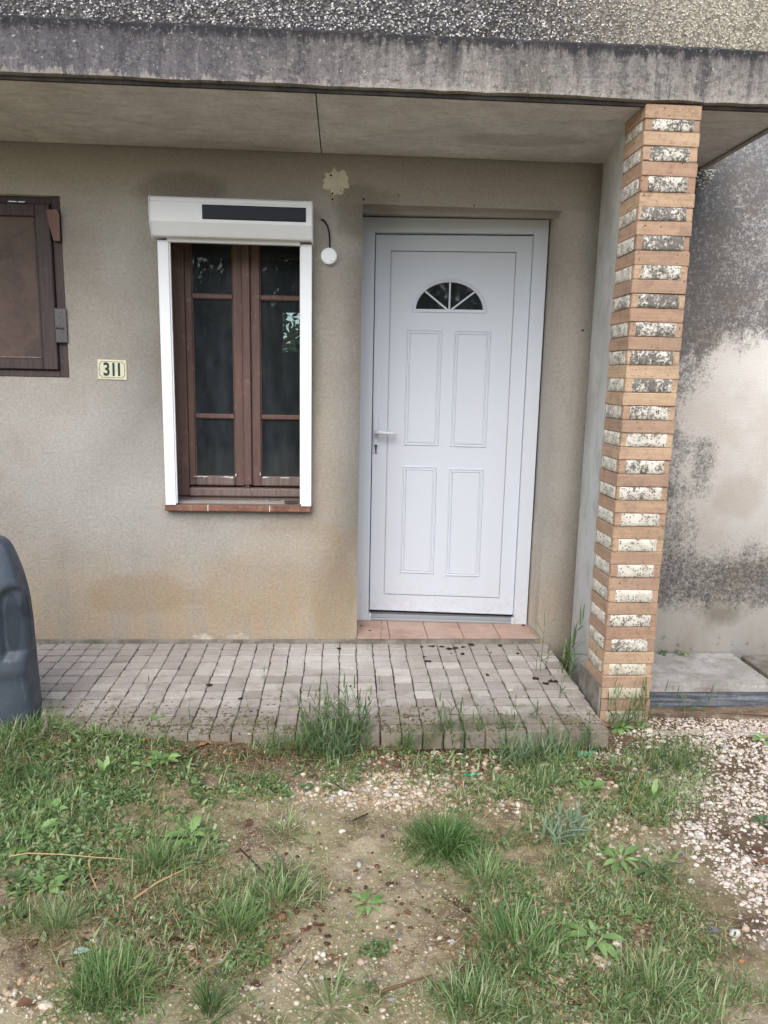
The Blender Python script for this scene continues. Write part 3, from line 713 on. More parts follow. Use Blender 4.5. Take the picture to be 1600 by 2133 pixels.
# dim hall behind the glass
hallm = MB(); hallm.box(.3, .9, 1.2, 1.24, 1.2, 2.3); hallm.box(.27, .3, .39, 1.2, 1.2, 2.3); hallm.box(.9, .93, .39, 1.2, 1.2, 2.3); hallm.box(.27, .93, .39, 1.24, 2.3, 2.33); hallm.box(.27, .93, .39, 1.24, 1.17, 1.2)
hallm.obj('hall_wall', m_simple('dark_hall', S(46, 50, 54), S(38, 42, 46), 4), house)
# handle
hz = 1.087-.035; hxx = .0-.0+.006-LW+.012
hp = MB(); hp.box(hxx-.012, hxx+.016, -.009, -.0, hz-.115, hz+.10, .004, 2); hp.obj('handle_plate', WHITE, leaf)
hp = MB(); hp.tube([(hxx+.002, -.006, hz), (hxx+.002, -.05, hz)], .010, 14)
hp.tube([(hxx-.002, -.05, hz), (hxx+.03, -.052, hz-.001), (hxx+.07, -.05, hz-.003), (hxx+.114, -.047, hz-.004)], [.011, .0095, .009, .0085], 12)
hp.obj('handle', WHITE, leaf, True)
hp = MB(); hp.tube([(hxx+.002, -.006, hz-.075), (hxx+.002, -.017, hz-.075)], .0085, 16); hp.box(hxx-.003, hxx+.007, -.016, -.006, hz-.098, hz-.078, .001); hp.obj('lock_cylinder', STEEL, leaf)
MB().box(hxx-.002, hxx+.006, -.0105, -.0092, hz-.113, hz-.098).obj('sticker', TAGR, leaf)

# ------------------------------------------------------------------ window
win = thing('window', 'brown wooden window of two casements with peeling paint beside the front door', 'window', (-.5, .15, .745))
def wb(name, mat, x0, x1, y0, y1, z0, z1, bev=.003, par=None):
    return MB().box(x0+.5, x1+.5, y0-.15, y1-.15, z0-.745, z1-.745, bev).obj(name, mat, par or win)
wb('frame', BROWN, -.861, -.792, .135, .2, .752, 2.12); wb('frame', BROWN, -.7915, -.159, .139, .2, 2.081, 2.12)
wb('frame_sill', GRYWOOD, -.7915, -.159, .11, .2, .752, .797, .008)
def casement(x0, x1, lab):
    yb = .150
    wb('stile', BROWN, x0, x0+.031 if lab else x0+.046, yb, yb+.04, .806, 2.08); wb('stile', BROWN, x1-.046 if lab else x1-.031, x1, yb, yb+.04, .806, 2.08)
    a, b_ = (x0+.031, x1-.046) if lab else (x0+.046, x1-.031)
    wb('rail', GRYWOOD, a+.0003, b_-.0003, yb-.012, yb+.04, .8065, .856, .007); wb('rail', BROWN, a+.0003, b_-.0003, yb+.002, yb+.04, 2.035, 2.08)
    for z0 in (1.749, 1.152): wb('glazing_bar', BROWN, a+.0003, b_-.0003, yb+.003, yb+.035, z0, z0+.026, .006)
    for z0, z1 in ((.8565, 1.1515), (1.1785, 1.7485), (1.7755, 2.0345)):
        wb('pane', GLASS, a+.0005, b_-.0005, yb+.018, yb+.022, z0, z1, 0)
        # putty bead
        for p in ((a+.0006, a+.006), (b_-.006, b_-.0006)): wb('putty', BROWN, p[0], p[1], yb+.008, yb+.018, z0, z1, .002)
casement(-.791, -.5085, True); casement(-.4675, -.159, False)
wb('centre_post', BROWN, -.5075, -.4685, .132, .19, .812, 2.0805, .004)
wb('latch', DKWOOD, -.506, -.476, .118, .131, .785, .808, .003); wb('latch', DKWOOD, -.500, -.482, .122, .149, .806, .815, .002)
# flakes of pale filler on the bottom rails
for (cx_, cz_, rx_, rz_, sd_) in ((-.745, .8545, .02, .0022, 1), (-.71, .853, .012, .0028, 2), (-.60, .8535, .028, .0025, 3), (-.572, .851, .010, .005, 4), (-.40, .8535, .016, .0022, 5), (-.30, .853, .02, .0024, 6), (-.425, .87, .002, .012, 7), (-.551, .864, .003, .008, 8)):
    me = patch(cx_+.5, cz_-.745, rx_, rz_, 13, -.0135, .5, sd_); me.name = 'peeling_paint'; link('peeling_paint', me, win)
# sill: grey board surface on brick tiles
sill = thing('window_sill', 'brick window sill of three reddish tiles under the white guide rails', 'sill', (0, 0, 0))
sb = MB(); sb.prism([(-.036, .7335), (.135, .748), (.135, .70), (-.036, .70)], -.861, -.166, 'x').obj('sill_top', GRYWOOD, sill)
for x0, x1 in ((-.878, -.668), (-.664, -.362), (-.358, -.153)):
    MB().box(x0, x1, -.046, -.0015, .704, .7325, .003).jitter(.001).obj('tile', SILLB, sill)
for x_ in (-.666, -.36): MB().box(x_-.0018, x_+.0018, -.0452, -.0015, .704, .734).obj('mortar_joint', EXPOSED, sill)
# twigs lying on the sill
for k, (x0, z0, x1, z1) in enumerate(((-.29, .744, -.215, .745), (-.287, .7405, -.213, .741))):
    t = MB().tube([(x0, .02-.03*k, z0+.003), ((x0+x1)/2, .022-.03*k, z0+.004), (x1, .03-.03*k, z1+.003)], [.0035, .004, .003], 6)
    tag(t.obj('twig', DKWOOD), ['short dark twig lying at the back right of the window sill', 'short dark twig at the front right edge of the window sill'][k], 'twig', 'twigs on the window sill')
V, F, T = stones(np.array([(-.455+.02*i+random.uniform(-.01, .01), .05+random.uniform(-.03, .03), .7455) for i in range(9)]), rng.uniform(.0015, .004, 9), .6, .5, 4)
tag(link('sill_debris', mesh_np('sill_debris', V, F, EXPOSED)), 'crumbs of plaster lying on the middle of the window sill', 'debris', kind='stuff')

# ------------------------------------------------------------------ roller shutter
rs = thing('roller_shutter', 'white solar roller shutter box with side guide rails over the brown window', 'roller shutter', (-.885, 0, .745))
X0, X1 = -.886, -.148
pf = [(-.002, 2.168), (-.118, 2.168), (-.128, 2.160), (-.128, 2.146), (-.132, 2.143), (-.133, 2.058), (-.104, 2.007), (-.098, 2.000), (-.002, 2.000)]
b = MB().prism([(y_, z_-.745) for y_, z_ in pf], .004, X1-X0-.004, 'x').obj('box_casing', WHITEW, rs)
bv = b.modifiers.new('b', 'BEVEL'); bv.width = .0015; bv.segments = 2
for a0, a1 in ((0, .0035), (X1-X0-.0035, X1-X0)):
    pe = [(-.001, 2.170), (-.121, 2.170), (-.1365, 2.160), (-.1365, 2.056), (-.107, 2.003), (-.098, 1.990), (-.001, 1.990)]
    MB().prism([(y_, z_-.745) for y_, z_ in pe], a0, a1, 'x').obj('end_cap', WHITEW, rs)
MB().box(.06, X1-X0-.06, -.06, -.03, 1.982-.745, 1.9995-.745, .002).obj('bottom_bar', WHITEW, rs)
MB().box(.243, .705, -.1365, -.1334, 2.076-.745, 2.131-.745, .0012).obj('solar_panel', SOLAR, rs)
MB().box(.239, .709, -.1352, -.1332, 2.072-.745, 2.135-.745, .001).obj('solar_bezel', BLACK, rs)
for x0, x1 in ((-.872, -.822), (-.203, -.153)):
    r_ = MB().box(x0-X0, x1-X0, -.052, -.001, .7345-.745, 1.9895-.745, .002, 2).obj('guide_rail', WHITEW, rs)
for x_ in (-.8215, -.2035):
    s_ = 1 if x_ < -.5 else -1
    MB().box(min(x_, x_+s_*.006)-X0, max(x_, x_+s_*.006)-X0, -.044, -.030, -.0, 1.244).obj('guide_lip', WHITEW, rs)
    MB().box(min(x_, x_+s_*.003)-X0, max(x_, x_+s_*.003)-X0, -.029, -.012, -.0, 1.244).obj('brush_seal', BLACK, rs)

# ------------------------------------------------------------------ brown shuttered opening at far left
bs = thing('wooden_shutter', 'closed dark brown wooden shutter with a hinge plate at the left edge', 'shutter', (-1.323, 0, 1.347))
def sb_(name, mat, x0, x1, y0, y1, z0, z1, bev=.003): return MB().box(x0+1.323, x1+1.323, y0, y1, z0-1.347, z1-1.347, bev).obj(name, mat, bs)
sb_('frame', DKWOOD, -1.372, -1.324, .015, .09, 1.348, 2.179); sb_('frame', DKWOOD, -2.149, -2.1, .015, .09, 1.348, 2.179)
sb_('frame', DKWOOD, -2.0995, -1.3725, .015, .09, 1.348, 1.381); sb_('frame', DKWOOD, -2.0995, -1.3725, .03, .09, 2.145, 2.179)
sb_('stile', DKWOOD, -1.442, -1.374, -.004, .03, 1.384, 2.14, .004); sb_('stile', DKWOOD, -2.098, -2.03, -.004, .03, 1.384, 2.14, .004)
sb_('rail', DKWOOD, -2.0295, -1.4425, -.003, .03, 1.384, 1.434, .004); sb_('rail', DKWOOD, -2.0295, -1.4425, -.003, .03, 2.085, 2.14, .004)
sb_('moulding', DKWOOD, -1.452, -1.4427, .002, .03, 1.4345, 2.0845, .003); sb_('moulding', GRYWOOD, -2.029, -1.4525, .002, .03, 1.4345, 1.4435, .003)
sb_('panel', PANELW, -2.029, -1.4525, .012, .028, 1.444, 2.0845, 0)
MB().prism([(-.062, .768), (-.010, .768), (-.003, .745), (-.006, .630), (-.034, .630), (-.048, .69)], -.016, -.0045, 'y').obj('wood_block', REDWOOD, bs)
MB().prism([(-.062, .768), (-.010, .768), (-.003, .745), (-.006, .630), (-.034, .630), (-.048, .69)], -.004, .014, 'y').obj('wood_block', DKWOOD, bs)
b = MB(); b.box(-.052, .004, -.010, -.0045, .165, .325, .002); b.obj('hinge_plate', STEEL, bs)
b = MB()
for k, (x_, z_) in enumerate(((-.02, .305), (-.03, .285), (-.015, .27), (-.03, .245), (-.02, .215), (-.015, .2), (-.025, .18))): b.tube([(x_, -.013, z_), (x_, -.0102, z_)], .0035, 8)
b.tube([(-.045, -.013, .235), (-.012, -.013, .232)], .005, 8)
b.obj('screw', STEEL, bs)
for x0, x1 in ((-1.57, -1.53), (-1.525, -1.49)): sb_('metal_catch', ALU, x0, x1, .022, .029, 2.149, 2.156, .001)
MB().box(-2.149, -1.324, .091, .12, 1.348, 2.179).obj('backing', DKWOOD, house)

# ------------------------------------------------------------------ house number
hn = thing('house_number', 'small cream enamel plate with the dark green number 311', 'house number', (-1.1175, -.001, 1.3895), rz=0)
hn.rotation_euler = (0, R(1.0), 0)
hw, hh_ = .0685, .047
b = MB().box(-hw, hw, -.004, -.0005, -hh_, hh_, .003, 2).obj('plate', ENAMEL, hn)
def notched(w2, h2, r):
    pts = []
    for cx_, cz_, a0 in ((w2, h2, 180), (-w2, h2, 270), (-w2, -h2, 0), (w2, -h2, 90)):
        seq = [(cx_+r*math.cos(R(a0+90-90*k/6)), cz_+r*math.sin(R(a0+90-90*k/6))) for k in range(7)]
        pts += seq
    return pts
def border(w2, h2, r, t):
    a = notched(w2, h2, r); b2 = notched(w2-t, h2-t, r); bm = bmesh.new()
    A = [bm.verts.new((p[0], -.0046, p[1])) for p in a]; B = [bm.verts.new((p[0], -.0046, p[1])) for p in b2]
    n = len(a)
    for i in range(n): bm.faces.new((A[i], B[i], B[(i+1) % n], A[(i+1) % n]))
    bmesh.ops.solidify(bm, geom=bm.faces[:], thickness=.0005)
    bmesh.ops.recalc_face_normals(bm, faces=bm.faces)
    me = bpy.data.meshes.new('border'); bm.to_mesh(me); bm.free(); me.materials.append(GREENP); return me
link('border', border(.060, .0385, .009, .0018), hn)
for i, ch in enumerate('311'):
    cu = bpy.data.curves.new('t', 'FONT'); cu.body = ch; cu.size = .086; cu.offset = .0022; cu.extrude = .0004; cu.align_x = 'CENTER'
    to = bpy.data.objects.new('t', cu); col.objects.link(to); bpy.context.view_layer.update()
    me = bpy.data.meshes.new_from_object(to.evaluated_get(bpy.context.evaluated_depsgraph_get())); bpy.data.objects.remove(to)
    me.materials.clear(); me.materials.append(GREENP)
    link('digit', me, hn, ((-.026, .007, .033)[i], -.0048, -.0275), (R(90), 0, 0), (.82, 1, 1))
for sx in (-1, 1): MB().tube([(sx*.0625, -.0052, 0), (sx*.0625, -.004, 0)], .0022, 8).obj('screw', STEEL, hn)

# ------------------------------------------------------------------ cable and round cover
ls = thing('junction_cover', 'round white wall cover hanging from a short black cable left of the door', 'junction box', (-.072, 0, 1.944))
MB().tube([(0, -.002, 0), (0, -.02, 0), (0, -.028, 0), (0, -.031, 0)], [.034, .0385, .0375, .033], 32).obj('cover', WHITEW, ls)
MB().box(.008, .02, -.0325, -.0308, -.0245, -.0215).obj('clip', ALU, ls)
MB().tube([(-.036, .004, .168), (-.034, -.012, .167), (-.022, -.018, .158), (-.008, -.02, .137), (.0, -.02, .11), (.003, -.02, .08), (.0035, -.018, .05), (.0035, -.015, .025)], .0042, 8).obj('cable', BLACK, ls)

# ------------------------------------------------------------------ concrete slabs right of the pillar
st = thing('concrete_step', 'flat concrete slab on dark slate and brown stone, right of the pillar', 'step', (1.36, -.4, -.1))
def stp(name, mat, x0, x1, y0, y1, z0, z1, bev=.004, j=.002):
    b = MB().box(x0-1.36, x1-1.36, y0+.4, y1+.4, z0+.1, z1+.1); bmesh.ops.subdivide_edges(b.bm, edges=b.bm.edges[:], cuts=6, use_grid_fill=True)
    return b.jitter(j).obj(name, mat, st)
stp('slab', SLABC, 1.29, 2.128, -.392, -.004, -.112, -.060, j=.0012); stp('slate_course', SLATE, 1.29, 2.5, -.382, -.01, -.195, -.114, j=.003)
stp('stone_course', STONEB, 1.30, 2.7, -.42, -.01, -.27, -.196, j=.004)
st2 = MB(); st2.box(2.19, 2.9, -.30, -.004, -.2, -.075, .004); tag(st2.jitter(.003).obj('concrete_block', CEMENT), 'rough grey concrete block at the right edge, beyond the flat slab', 'block')

# ------------------------------------------------------------------ ground
def ground_at(px, py, z=-.105):
    d = _f+_r*(px-800)/FPX-_u*(py-1066.5)/FPX; t = (z-CAM_O[2])/d[2]; p = CAM_O+t*d; return p[0], p[1]
def gz(x, y):
    x = np.asarray(x, float); y = np.asarray(y, float)
    h = -.112+.03*(fbm(x*1.7+3, y*1.7, 3, 5)-.5)+.022*(fbm(x*9, y*9, 4, 8)-.5)
    near = np.exp(-((y-NY)/.16)**2)*np.clip((1.25-x)/.3, 0, 1); h = h+near*(.012+.062*np.clip(.45-(x+.1)/1.3, 0, 1)*(.6+.8*fbm(x*6, y*0+2, 3, 12)))
    h = h+.035*np.exp(-((y+.99)/.07)**2)*np.clip((-.85-x)/.25, 0, 1)
    right = np.clip((x-1.3)/.12, 0, 1)*np.clip((y+.85)/.3, 0, 1); h = h-right*.13; foot = np.exp(-(((x-1.23)/.16)**2+((y+.86)/.10)**2)); h = h+foot*.035
    return h
def axis(a, b, da, lo, hi):
    m_ = np.arange(a, b, da); l = a-np.geomspace(.03, a-lo, 18)[::-1]; r = b+np.geomspace(.03, hi-b, 18); return np.concatenate([l, m_, r])
gx = axis(-1.5, 2.6, .011, -60, 60); gy = axis(-2.7, -.2, .011, -60, 60)
X, Y = np.meshgrid(gx, gy, indexing='ij'); Z = gz(X, Y)
inside = (Y > NY+.09) & (X < 1.10) | (Y > -.3); Z = np.where(inside, -.30, Z)
V = np.stack([X, Y, Z], -1).reshape(-1, 3); ny = len(gy)
I = np.arange(len(gx)-1)[:, None]*ny+np.arange(ny-1)[None]; F = np.stack([I, I+ny, I+ny+1, I+1], -1).reshape(-1, 4)
def m_ground():
    M = Mt('gritty_soil', .97, .12); x, y, z = M.xyz()
    big = M.noise(2.6, 6, .65); mid = M.noise(13, 7, .7); fine = M.noise(90, 5, .75)
    c = M.mix(M.mr(mid, .35, .65), S(182, 167, 138), S(150, 135, 108))
    c = M.mix(M.math('MULTIPLY', M.mr(M.noise(5, 6, .7, off=(2, 7, 0)), .42, .6), .6), c, S(146, 142, 98))
    c = M.mix(M.math('MULTIPLY', M.mr(M.noise(6, 7, .75, off=(8, 1, 0)), .5, .62), .65), c, S(92, 74, 58))
    # dark leaf mould along the terrace edge
    e = M.mr(M.math('ADD', y, M.math('MULTIPLY', M.math('SUBTRACT', M.noise(7, 5, .7), .5), .3)), -1.28, -1.06)
    c = M.mix(M.math('MULTIPLY', e, .7), c, S(78, 60, 46))
    # soil under the gravel darkened, painting shade into gaps between stones
    gm = M.mr(M.math('ADD', x, M.math('MULTIPLY', M.math('SUBTRACT', M.noise(3.5, 5, .6), .5), .7)), .98, 1.3)
    c = M.mix(M.math('MULTIPLY', gm, .75), c, S(100, 84, 68))
    v = M.vor(150, out=1); sep = M.n('ShaderNodeSeparateColor', {0: v})
    c = M.mix(M.math('MULTIPLY', M.math('MULTIPLY', M.mr(sep, .7, .8), M.mr(M.vor(150), .45, .3)), .8), c, S(206, 190, 162))
    c = M.mix(.5, c, M.ramp(fine, [(.22, .26), (.75, .7)]), 'OVERLAY')
    M.color(c); M.bump(M.math('ADD', mid, M.math('MULTIPLY', fine, .5)), .9, .012); M.bump(M.vor(150), -.4, .004); return M.m
tag(link('ground', mesh_np('ground', V, F, m_ground(), smooth=True)), kind='structure')

# ---- gravel and pebbles
PEBW = m_pebble('limestone_gravel', [(0, S(150, 134, 120)), (.25, S(200, 184, 168)), (.6, S(216, 202, 186)), (.95, S(236, 226, 212)), (1, S(160, 160, 162))])
PEBM = m_pebble('mixed_pebble', [(0, S(160, 134, 106)), (.2, S(204, 188, 160)), (.45, S(222, 210, 188)), (.75, S(184, 166, 138)), (.9, S(196, 162, 130)), (.96, S(150, 147, 142)), (1, S(238, 234, 226))])
def px_region(n, px, py, rx, ry, seed, edge=.5):
    g = np.random.default_rng(seed); a = g.uniform(0, 2*math.pi, n); r = np.sqrt(g.uniform(0, 1, n))*(1+g.normal(0, .18, n))
    out = [ground_at(px+rx*r_*math.cos(a_), py+ry*r_*math.sin(a_)) for a_, r_ in zip(a, r)]
    return np.array(out)
def gravel_ok(x, y):
    return x+(fbm(x*3.1, y*3.1, 3, 44)-.5)*.9
g = np.random.default_rng(11); n = 46000
xx = g.uniform(.75, 2.7, n); yy = g.uniform(-2.5, -.38, n); ok = (gravel_ok(xx, yy) > 1.22+g.normal(0, .10, n)-.0*yy) & ~((xx < 1.13) & (yy > NY-.02)) & ~((xx < 1.36) & (yy > -.80)) & (g.uniform(0, 1, n) < .9-(fbm(xx*5, yy*5, 3, 71) > .57)*.55)
xx, yy = xx[ok], yy[ok]; sz = np.clip(g.lognormal(math.log(.0052), .42, len(xx)), .0025, .014)
V, F, T = stones(np.stack([xx, yy, gz(xx, yy)+sz*.02], -1), sz, .7, .4, 12)
tag(link('gravel', mesh_np('gravel', V, F, PEBW, T)), 'pale crushed limestone gravel spread right of the weeds', 'gravel', kind='stuff')
pts = []; szs = []
for px, py, rx, ry, n_, s0 in ((880, 1650, 230, 42, 1500, .0052), (760, 1640, 200, 30, 500, .004), (720, 1900, 330, 330, 1500, .0026), (350, 1740, 330, 120, 400, .003), (600, 2040, 300, 90, 300, .0034), (1200, 1980, 260, 200, 900, .0045), (150, 2080, 180, 60, 350, .004), (1180, 2010, 90, 40, 120, .007), (1250, 1700, 160, 80, 400, .006), (330, 1980, 160, 60, 250, .0035), (1000, 1585, 250, 25, 500, .0045)):
    p = px_region(n_, px, py, rx, ry, n_+px); p = p[(p[:, 1] < NY-.02) | (p[:, 0] > 1.2)]; pts.append(p); szs.append(np.clip(g.lognormal(math.log(s0), .5, len(p)), .0014, .013))
p = np.concatenate(pts); sz = np.concatenate(szs)
V, F, T = stones(np.stack([p[:, 0], p[:, 1], gz(p[:, 0], p[:, 1])+sz*.15], -1), sz, .6, .4, 14)
tag(link('pebbles', mesh_np('pebbles', V, F, PEBM, T)), 'small mixed pebbles scattered over the bare soil before the terrace', 'pebbles', kind='stuff')

# ---- vegetation
def blades(base, az, lean, length, width, curl, seg=4, tint=None, side=0.0, twist=None):
    """grass blades as tapering curved strips. arrays of n"""
    n = len(base); t = np.linspace(0, 1, seg+1)
    ang = lean[:, None]+curl[:, None]*t[None]**1.3             # angle from vertical along the blade
    dl = (length/seg)[:, None]
    hx = np.concatenate([np.zeros((n, 1)), np.cumsum(np.sin(ang[:, :-1])*dl, 1)], 1); hz = np.concatenate([np.zeros((n, 1)), np.cumsum(np.cos(ang[:, :-1])*dl, 1)], 1)
    cx = base[:, 0, None]+hx*np.cos(az)[:, None]; cy = base[:, 1, None]+hx*np.sin(az)[:, None]; cz = base[:, 2, None]+hz
    wv = width[:, None]*np.array([(.75+.5*q)*(1-q**2.2) if q < 1 else .02 for q in t])[None]/2
    fa = az[:, None]+np.pi/2+(twist[:, None]*t[None] if twist is not None else 0)
    sx, sy = np.cos(fa), np.sin(fa)
    L = np.stack([cx-sx*wv, cy-sy*wv, cz], -1); Rr = np.stack([cx+sx*wv, cy+sy*wv, cz+wv*.25], -1)
    V = np.stack([L, Rr], 2).reshape(n, (seg+1)*2, 3)
    q = np.array([[2*i, 2*i+1, 2*i+3, 2*i+2] for i in range(seg)])
    F = (q[None]+(np.arange(n)*(seg+1)*2)[:, None, None]).reshape(-1, 4)
    T = np.repeat(tint if tint is not None else np.zeros(n), (seg+1)*2)
    return V.reshape(-1, 3), F, T
GRASS = m_leaf('grass_blade', [(0, S(66, 92, 52)), (.3, S(98, 128, 72)), (.55, S(134, 160, 98)), (.75, S(172, 190, 140)), (.88, S(188, 182, 140)), (1, S(210, 196, 160))])
BLUEG = m_leaf('bluish_grass', [(0, S(98, 122, 84)), (.5, S(134, 158, 116)), (.85, S(168, 188, 150)), (1, S(184, 180, 138))])
TUFTG = m_leaf('tuft_grass', [(0, S(64, 98, 48)), (.5, S(100, 136, 72)), (.85, S(150, 178, 118)), (1, S(190, 184, 134))])
BROAD = m_leaf('weed_leaf', [(0, S(108, 140, 80)), (.5, S(134, 166, 98)), (1, S(156, 186, 118))], .45, .2, True)
DARKL = m_leaf('dark_weed_leaf', [(0, S(84, 112, 74)), (1, S(108, 136, 92))], .45, .2, True)
COVER = m_leaf('small_leaves', [(0, S(76, 102, 58)), (.5, S(122, 150, 90)), (.85, S(170, 186, 142)), (.93, S(166, 156, 88)), (1, S(140, 116, 86))])
STRAW = m_leaf('dry_straw', [(0, S(196, 176, 132)), (.4, S(150, 124, 88)), (1, S(92, 72, 54))], .8, .1)
DRYL = m_leaf('dead_leaf', [(0, S(74, 52, 42)), (.4, S(104, 74, 58)), (.7, S(134, 100, 78)), (1, S(176, 128, 86))], .8, .1, True)
def grass_field(specs, seed):
    g = np.random.default_rng(seed); out = [[], [], []]; off = 0
    for (px, py, rx, ry, n, l0, l1, t0, t1) in specs:
        p = px_region(n, px, py, rx, ry, seed+px+py)
        m_ = (p[:, 1] < NY+.03*np.clip(-p[:, 0], 0, 1)) | (p[:, 0] > 1.16); m_ &= fbm(p[:, 0]*7, p[:, 1]*7, 3, 31) > .43+g.uniform(-.07, .07, len(p)); p = p[m_]; k = len(p)
        if not k: continue
        base = np.stack([p[:, 0], p[:, 1], gz(p[:, 0], p[:, 1])-.003], -1)
        V, F, T = blades(base, g.uniform(0, 2*math.pi, k), g.uniform(.1, 1.45, k), g.uniform(l0, l1, k)*g.uniform(.45, 1.0, k), g.uniform(.0018, .0042, k), g.normal(.9, .8, k), 4, np.clip(g.uniform(t0, t1, k)+(g.uniform(0, 1, k) > .9)*.4, 0, 1), twist=g.normal(0, .8, k))
        out[0].append(V); out[1].append(F+off); out[2].append(T); off += len(V)
    return np.concatenate(out[0]), np.concatenate(out[1]), np.concatenate(out[2])
specs = [(1120, 1620, 220, 50, 1600, .03, .10, .2, .9), (1400, 1620, 90, 70, 900, .02, .07, .2, .9), (180, 1530, 200, 30, 1600, .03, .09, .2, .8), (950, 1560, 280, 20, 1300, .03, .09, .2, .8), (700, 1570, 130, 30, 900, .03, .08, .2, .8), (925, 1765, 130, 60, 700, .02, .06, .2, .8), (225, 2050, 150, 70, 900, .02, .07, .2, .8), (500, 1700, 160, 60, 500, .02, .05, .2, .8), (150, 1600, 230, 70, 3800, .03, .10, .1, .8), (60, 1700, 140, 110, 2600, .03, .09, .1, .8), (230, 1680, 200, 60, 1200, .02, .07, .1, .8), (330, 1570, 160, 35, 1100, .02, .07, .1, .8),
         (80, 1850, 130, 110, 2200, .03, .08, .1, .9), (350, 1780, 110, 60, 1300, .03, .09, .1, .9), (620, 1600, 170, 45, 1800, .03, .09, .1, .8), (1050, 1590, 190, 55, 2800, .03, .09, .2, .85),
         (1150, 1690, 150, 80, 2600, .03, .09, .2, .9), (1330, 1640, 120, 80, 2300, .03, .08, .2, .9), (1430, 1590, 60, 60, 700, .02, .06, .3, .9), (1080, 1800, 110, 80, 1400, .02, .07, .3, .95),
         (1250, 1800, 170, 80, 2000, .015, .05, .3, 1.), (1180, 1930, 240, 90, 3200, .02, .07, .2, .95), (1050, 2010, 110, 110, 2000, .03, .09, .1, .8), (1330, 1980, 150, 120, 2600, .02, .07, .2, .9), (1200, 2090, 260, 60, 2200, .03, .08, .2, .9), (1450, 2090, 150, 60, 1300, .03, .08, .2, .9),
         (270, 1900, 230, 90, 2000, .02, .06, .2, 1.), (430, 1960, 150, 90, 1500, .02, .06, .2, .95), (560, 1850, 120, 50, 900, .03, .08, .1, .9), (200, 2080, 130, 70, 900, .03, .08, .1, .9), (650, 2080, 200, 60, 700, .02, .05, .2, .9), (650, 1790, 330, 140, 900, .008, .025, .2, 1.), (1520, 1650, 100, 120, 260, .02, .05, .3, 1.)]
V, F, T = grass_field(specs, 101)
tag(link('short_grass', mesh_np('short_grass', V, F, GRASS, T)), 'low weedy grass covering the soil in front of the terrace', 'grass', kind='stuff')
# dry thatch lying flat
g = np.random.default_rng(5); pts = np.concatenate([px_region(n_, px, py, rx, ry, 900+px) for px, py, rx, ry, n_ in ((250, 1680, 300, 160, 2200), (1100, 1650, 330, 130, 2400), (1200, 1950, 330, 170, 2800), (300, 1920, 330, 150, 2200), (650, 1590, 260, 40, 700))])
pts = pts[(pts[:, 1] < NY-.01) | (pts[:, 0] > 1.16)]; k = len(pts)
V, F, T = blades(np.stack([pts[:, 0], pts[:, 1], gz(pts[:, 0], pts[:, 1])+g.uniform(.001, .012, k)], -1), g.uniform(0, 2*math.pi, k), g.normal(1.5, .1, k), g.uniform(.02, .07, k), g.uniform(.0012, .003, k), g.normal(0, .25, k), 3, g.uniform(0, 1, k))
tag(link('dry_thatch', mesh_np('dry_thatch', V, F, STRAW, T)), 'flattened dry straw and stalks among the weeds', 'straw', kind='stuff')
g = np.random.default_rng(66); pts = np.concatenate([px_region(n_, px, py, rx, ry, 2900+px) for px, py, rx, ry, n_ in ((150, 1620, 200, 80, 420), (80, 1730, 150, 110, 380), (110, 1860, 120, 80, 200), (350, 1600, 110, 35, 150), (380, 1760, 90, 50, 130), (640, 1610, 130, 40, 130), (1060, 1600, 200, 40, 240), (1250, 1640, 170, 70, 260), (1150, 1740, 120, 50, 90), (1300, 1810, 130, 50, 170), (1220, 1950, 180, 90, 250), (1350, 2040, 170, 70, 170), (480, 1930, 90, 60, 90), (1280, 1500, 70, 15, 60), (250, 1960, 110, 60, 60))])
pts = pts[((pts[:, 1] < NY-.01) | (pts[:, 0] > 1.18)) & (fbm(pts[:, 0]*8, pts[:, 1]*8, 3, 51) > .46)]; k = len(pts); az = np.round(fbm(pts[:, 0]*3, pts[:, 1]*3, 2, 9)*5)*1.3+g.uniform(0, 6.3, k)
V, F, T = blades(np.stack([pts[:, 0], pts[:, 1], gz(pts[:, 0], pts[:, 1])], -1), az, g.uniform(.4, 1.25, k), g.uniform(.022, .06, k), g.uniform(.006, .0135, k), g.uniform(.1, 1.0, k), 5, g.uniform(0, 1, k), twist=g.normal(0, .4, k))
tag(link('leafy_weeds', mesh_np('leafy_weeds', V, F, m_leaf('leafy_weed', [(0, S(82, 108, 66)), (.4, S(118, 146, 90)), (.8, S(154, 178, 118)), (.95, S(172, 190, 138)), (1, S(160, 140, 92))]), T, smooth=True)), 'loose broad-leaved weeds mixed through the grass', 'weeds', kind='stuff')
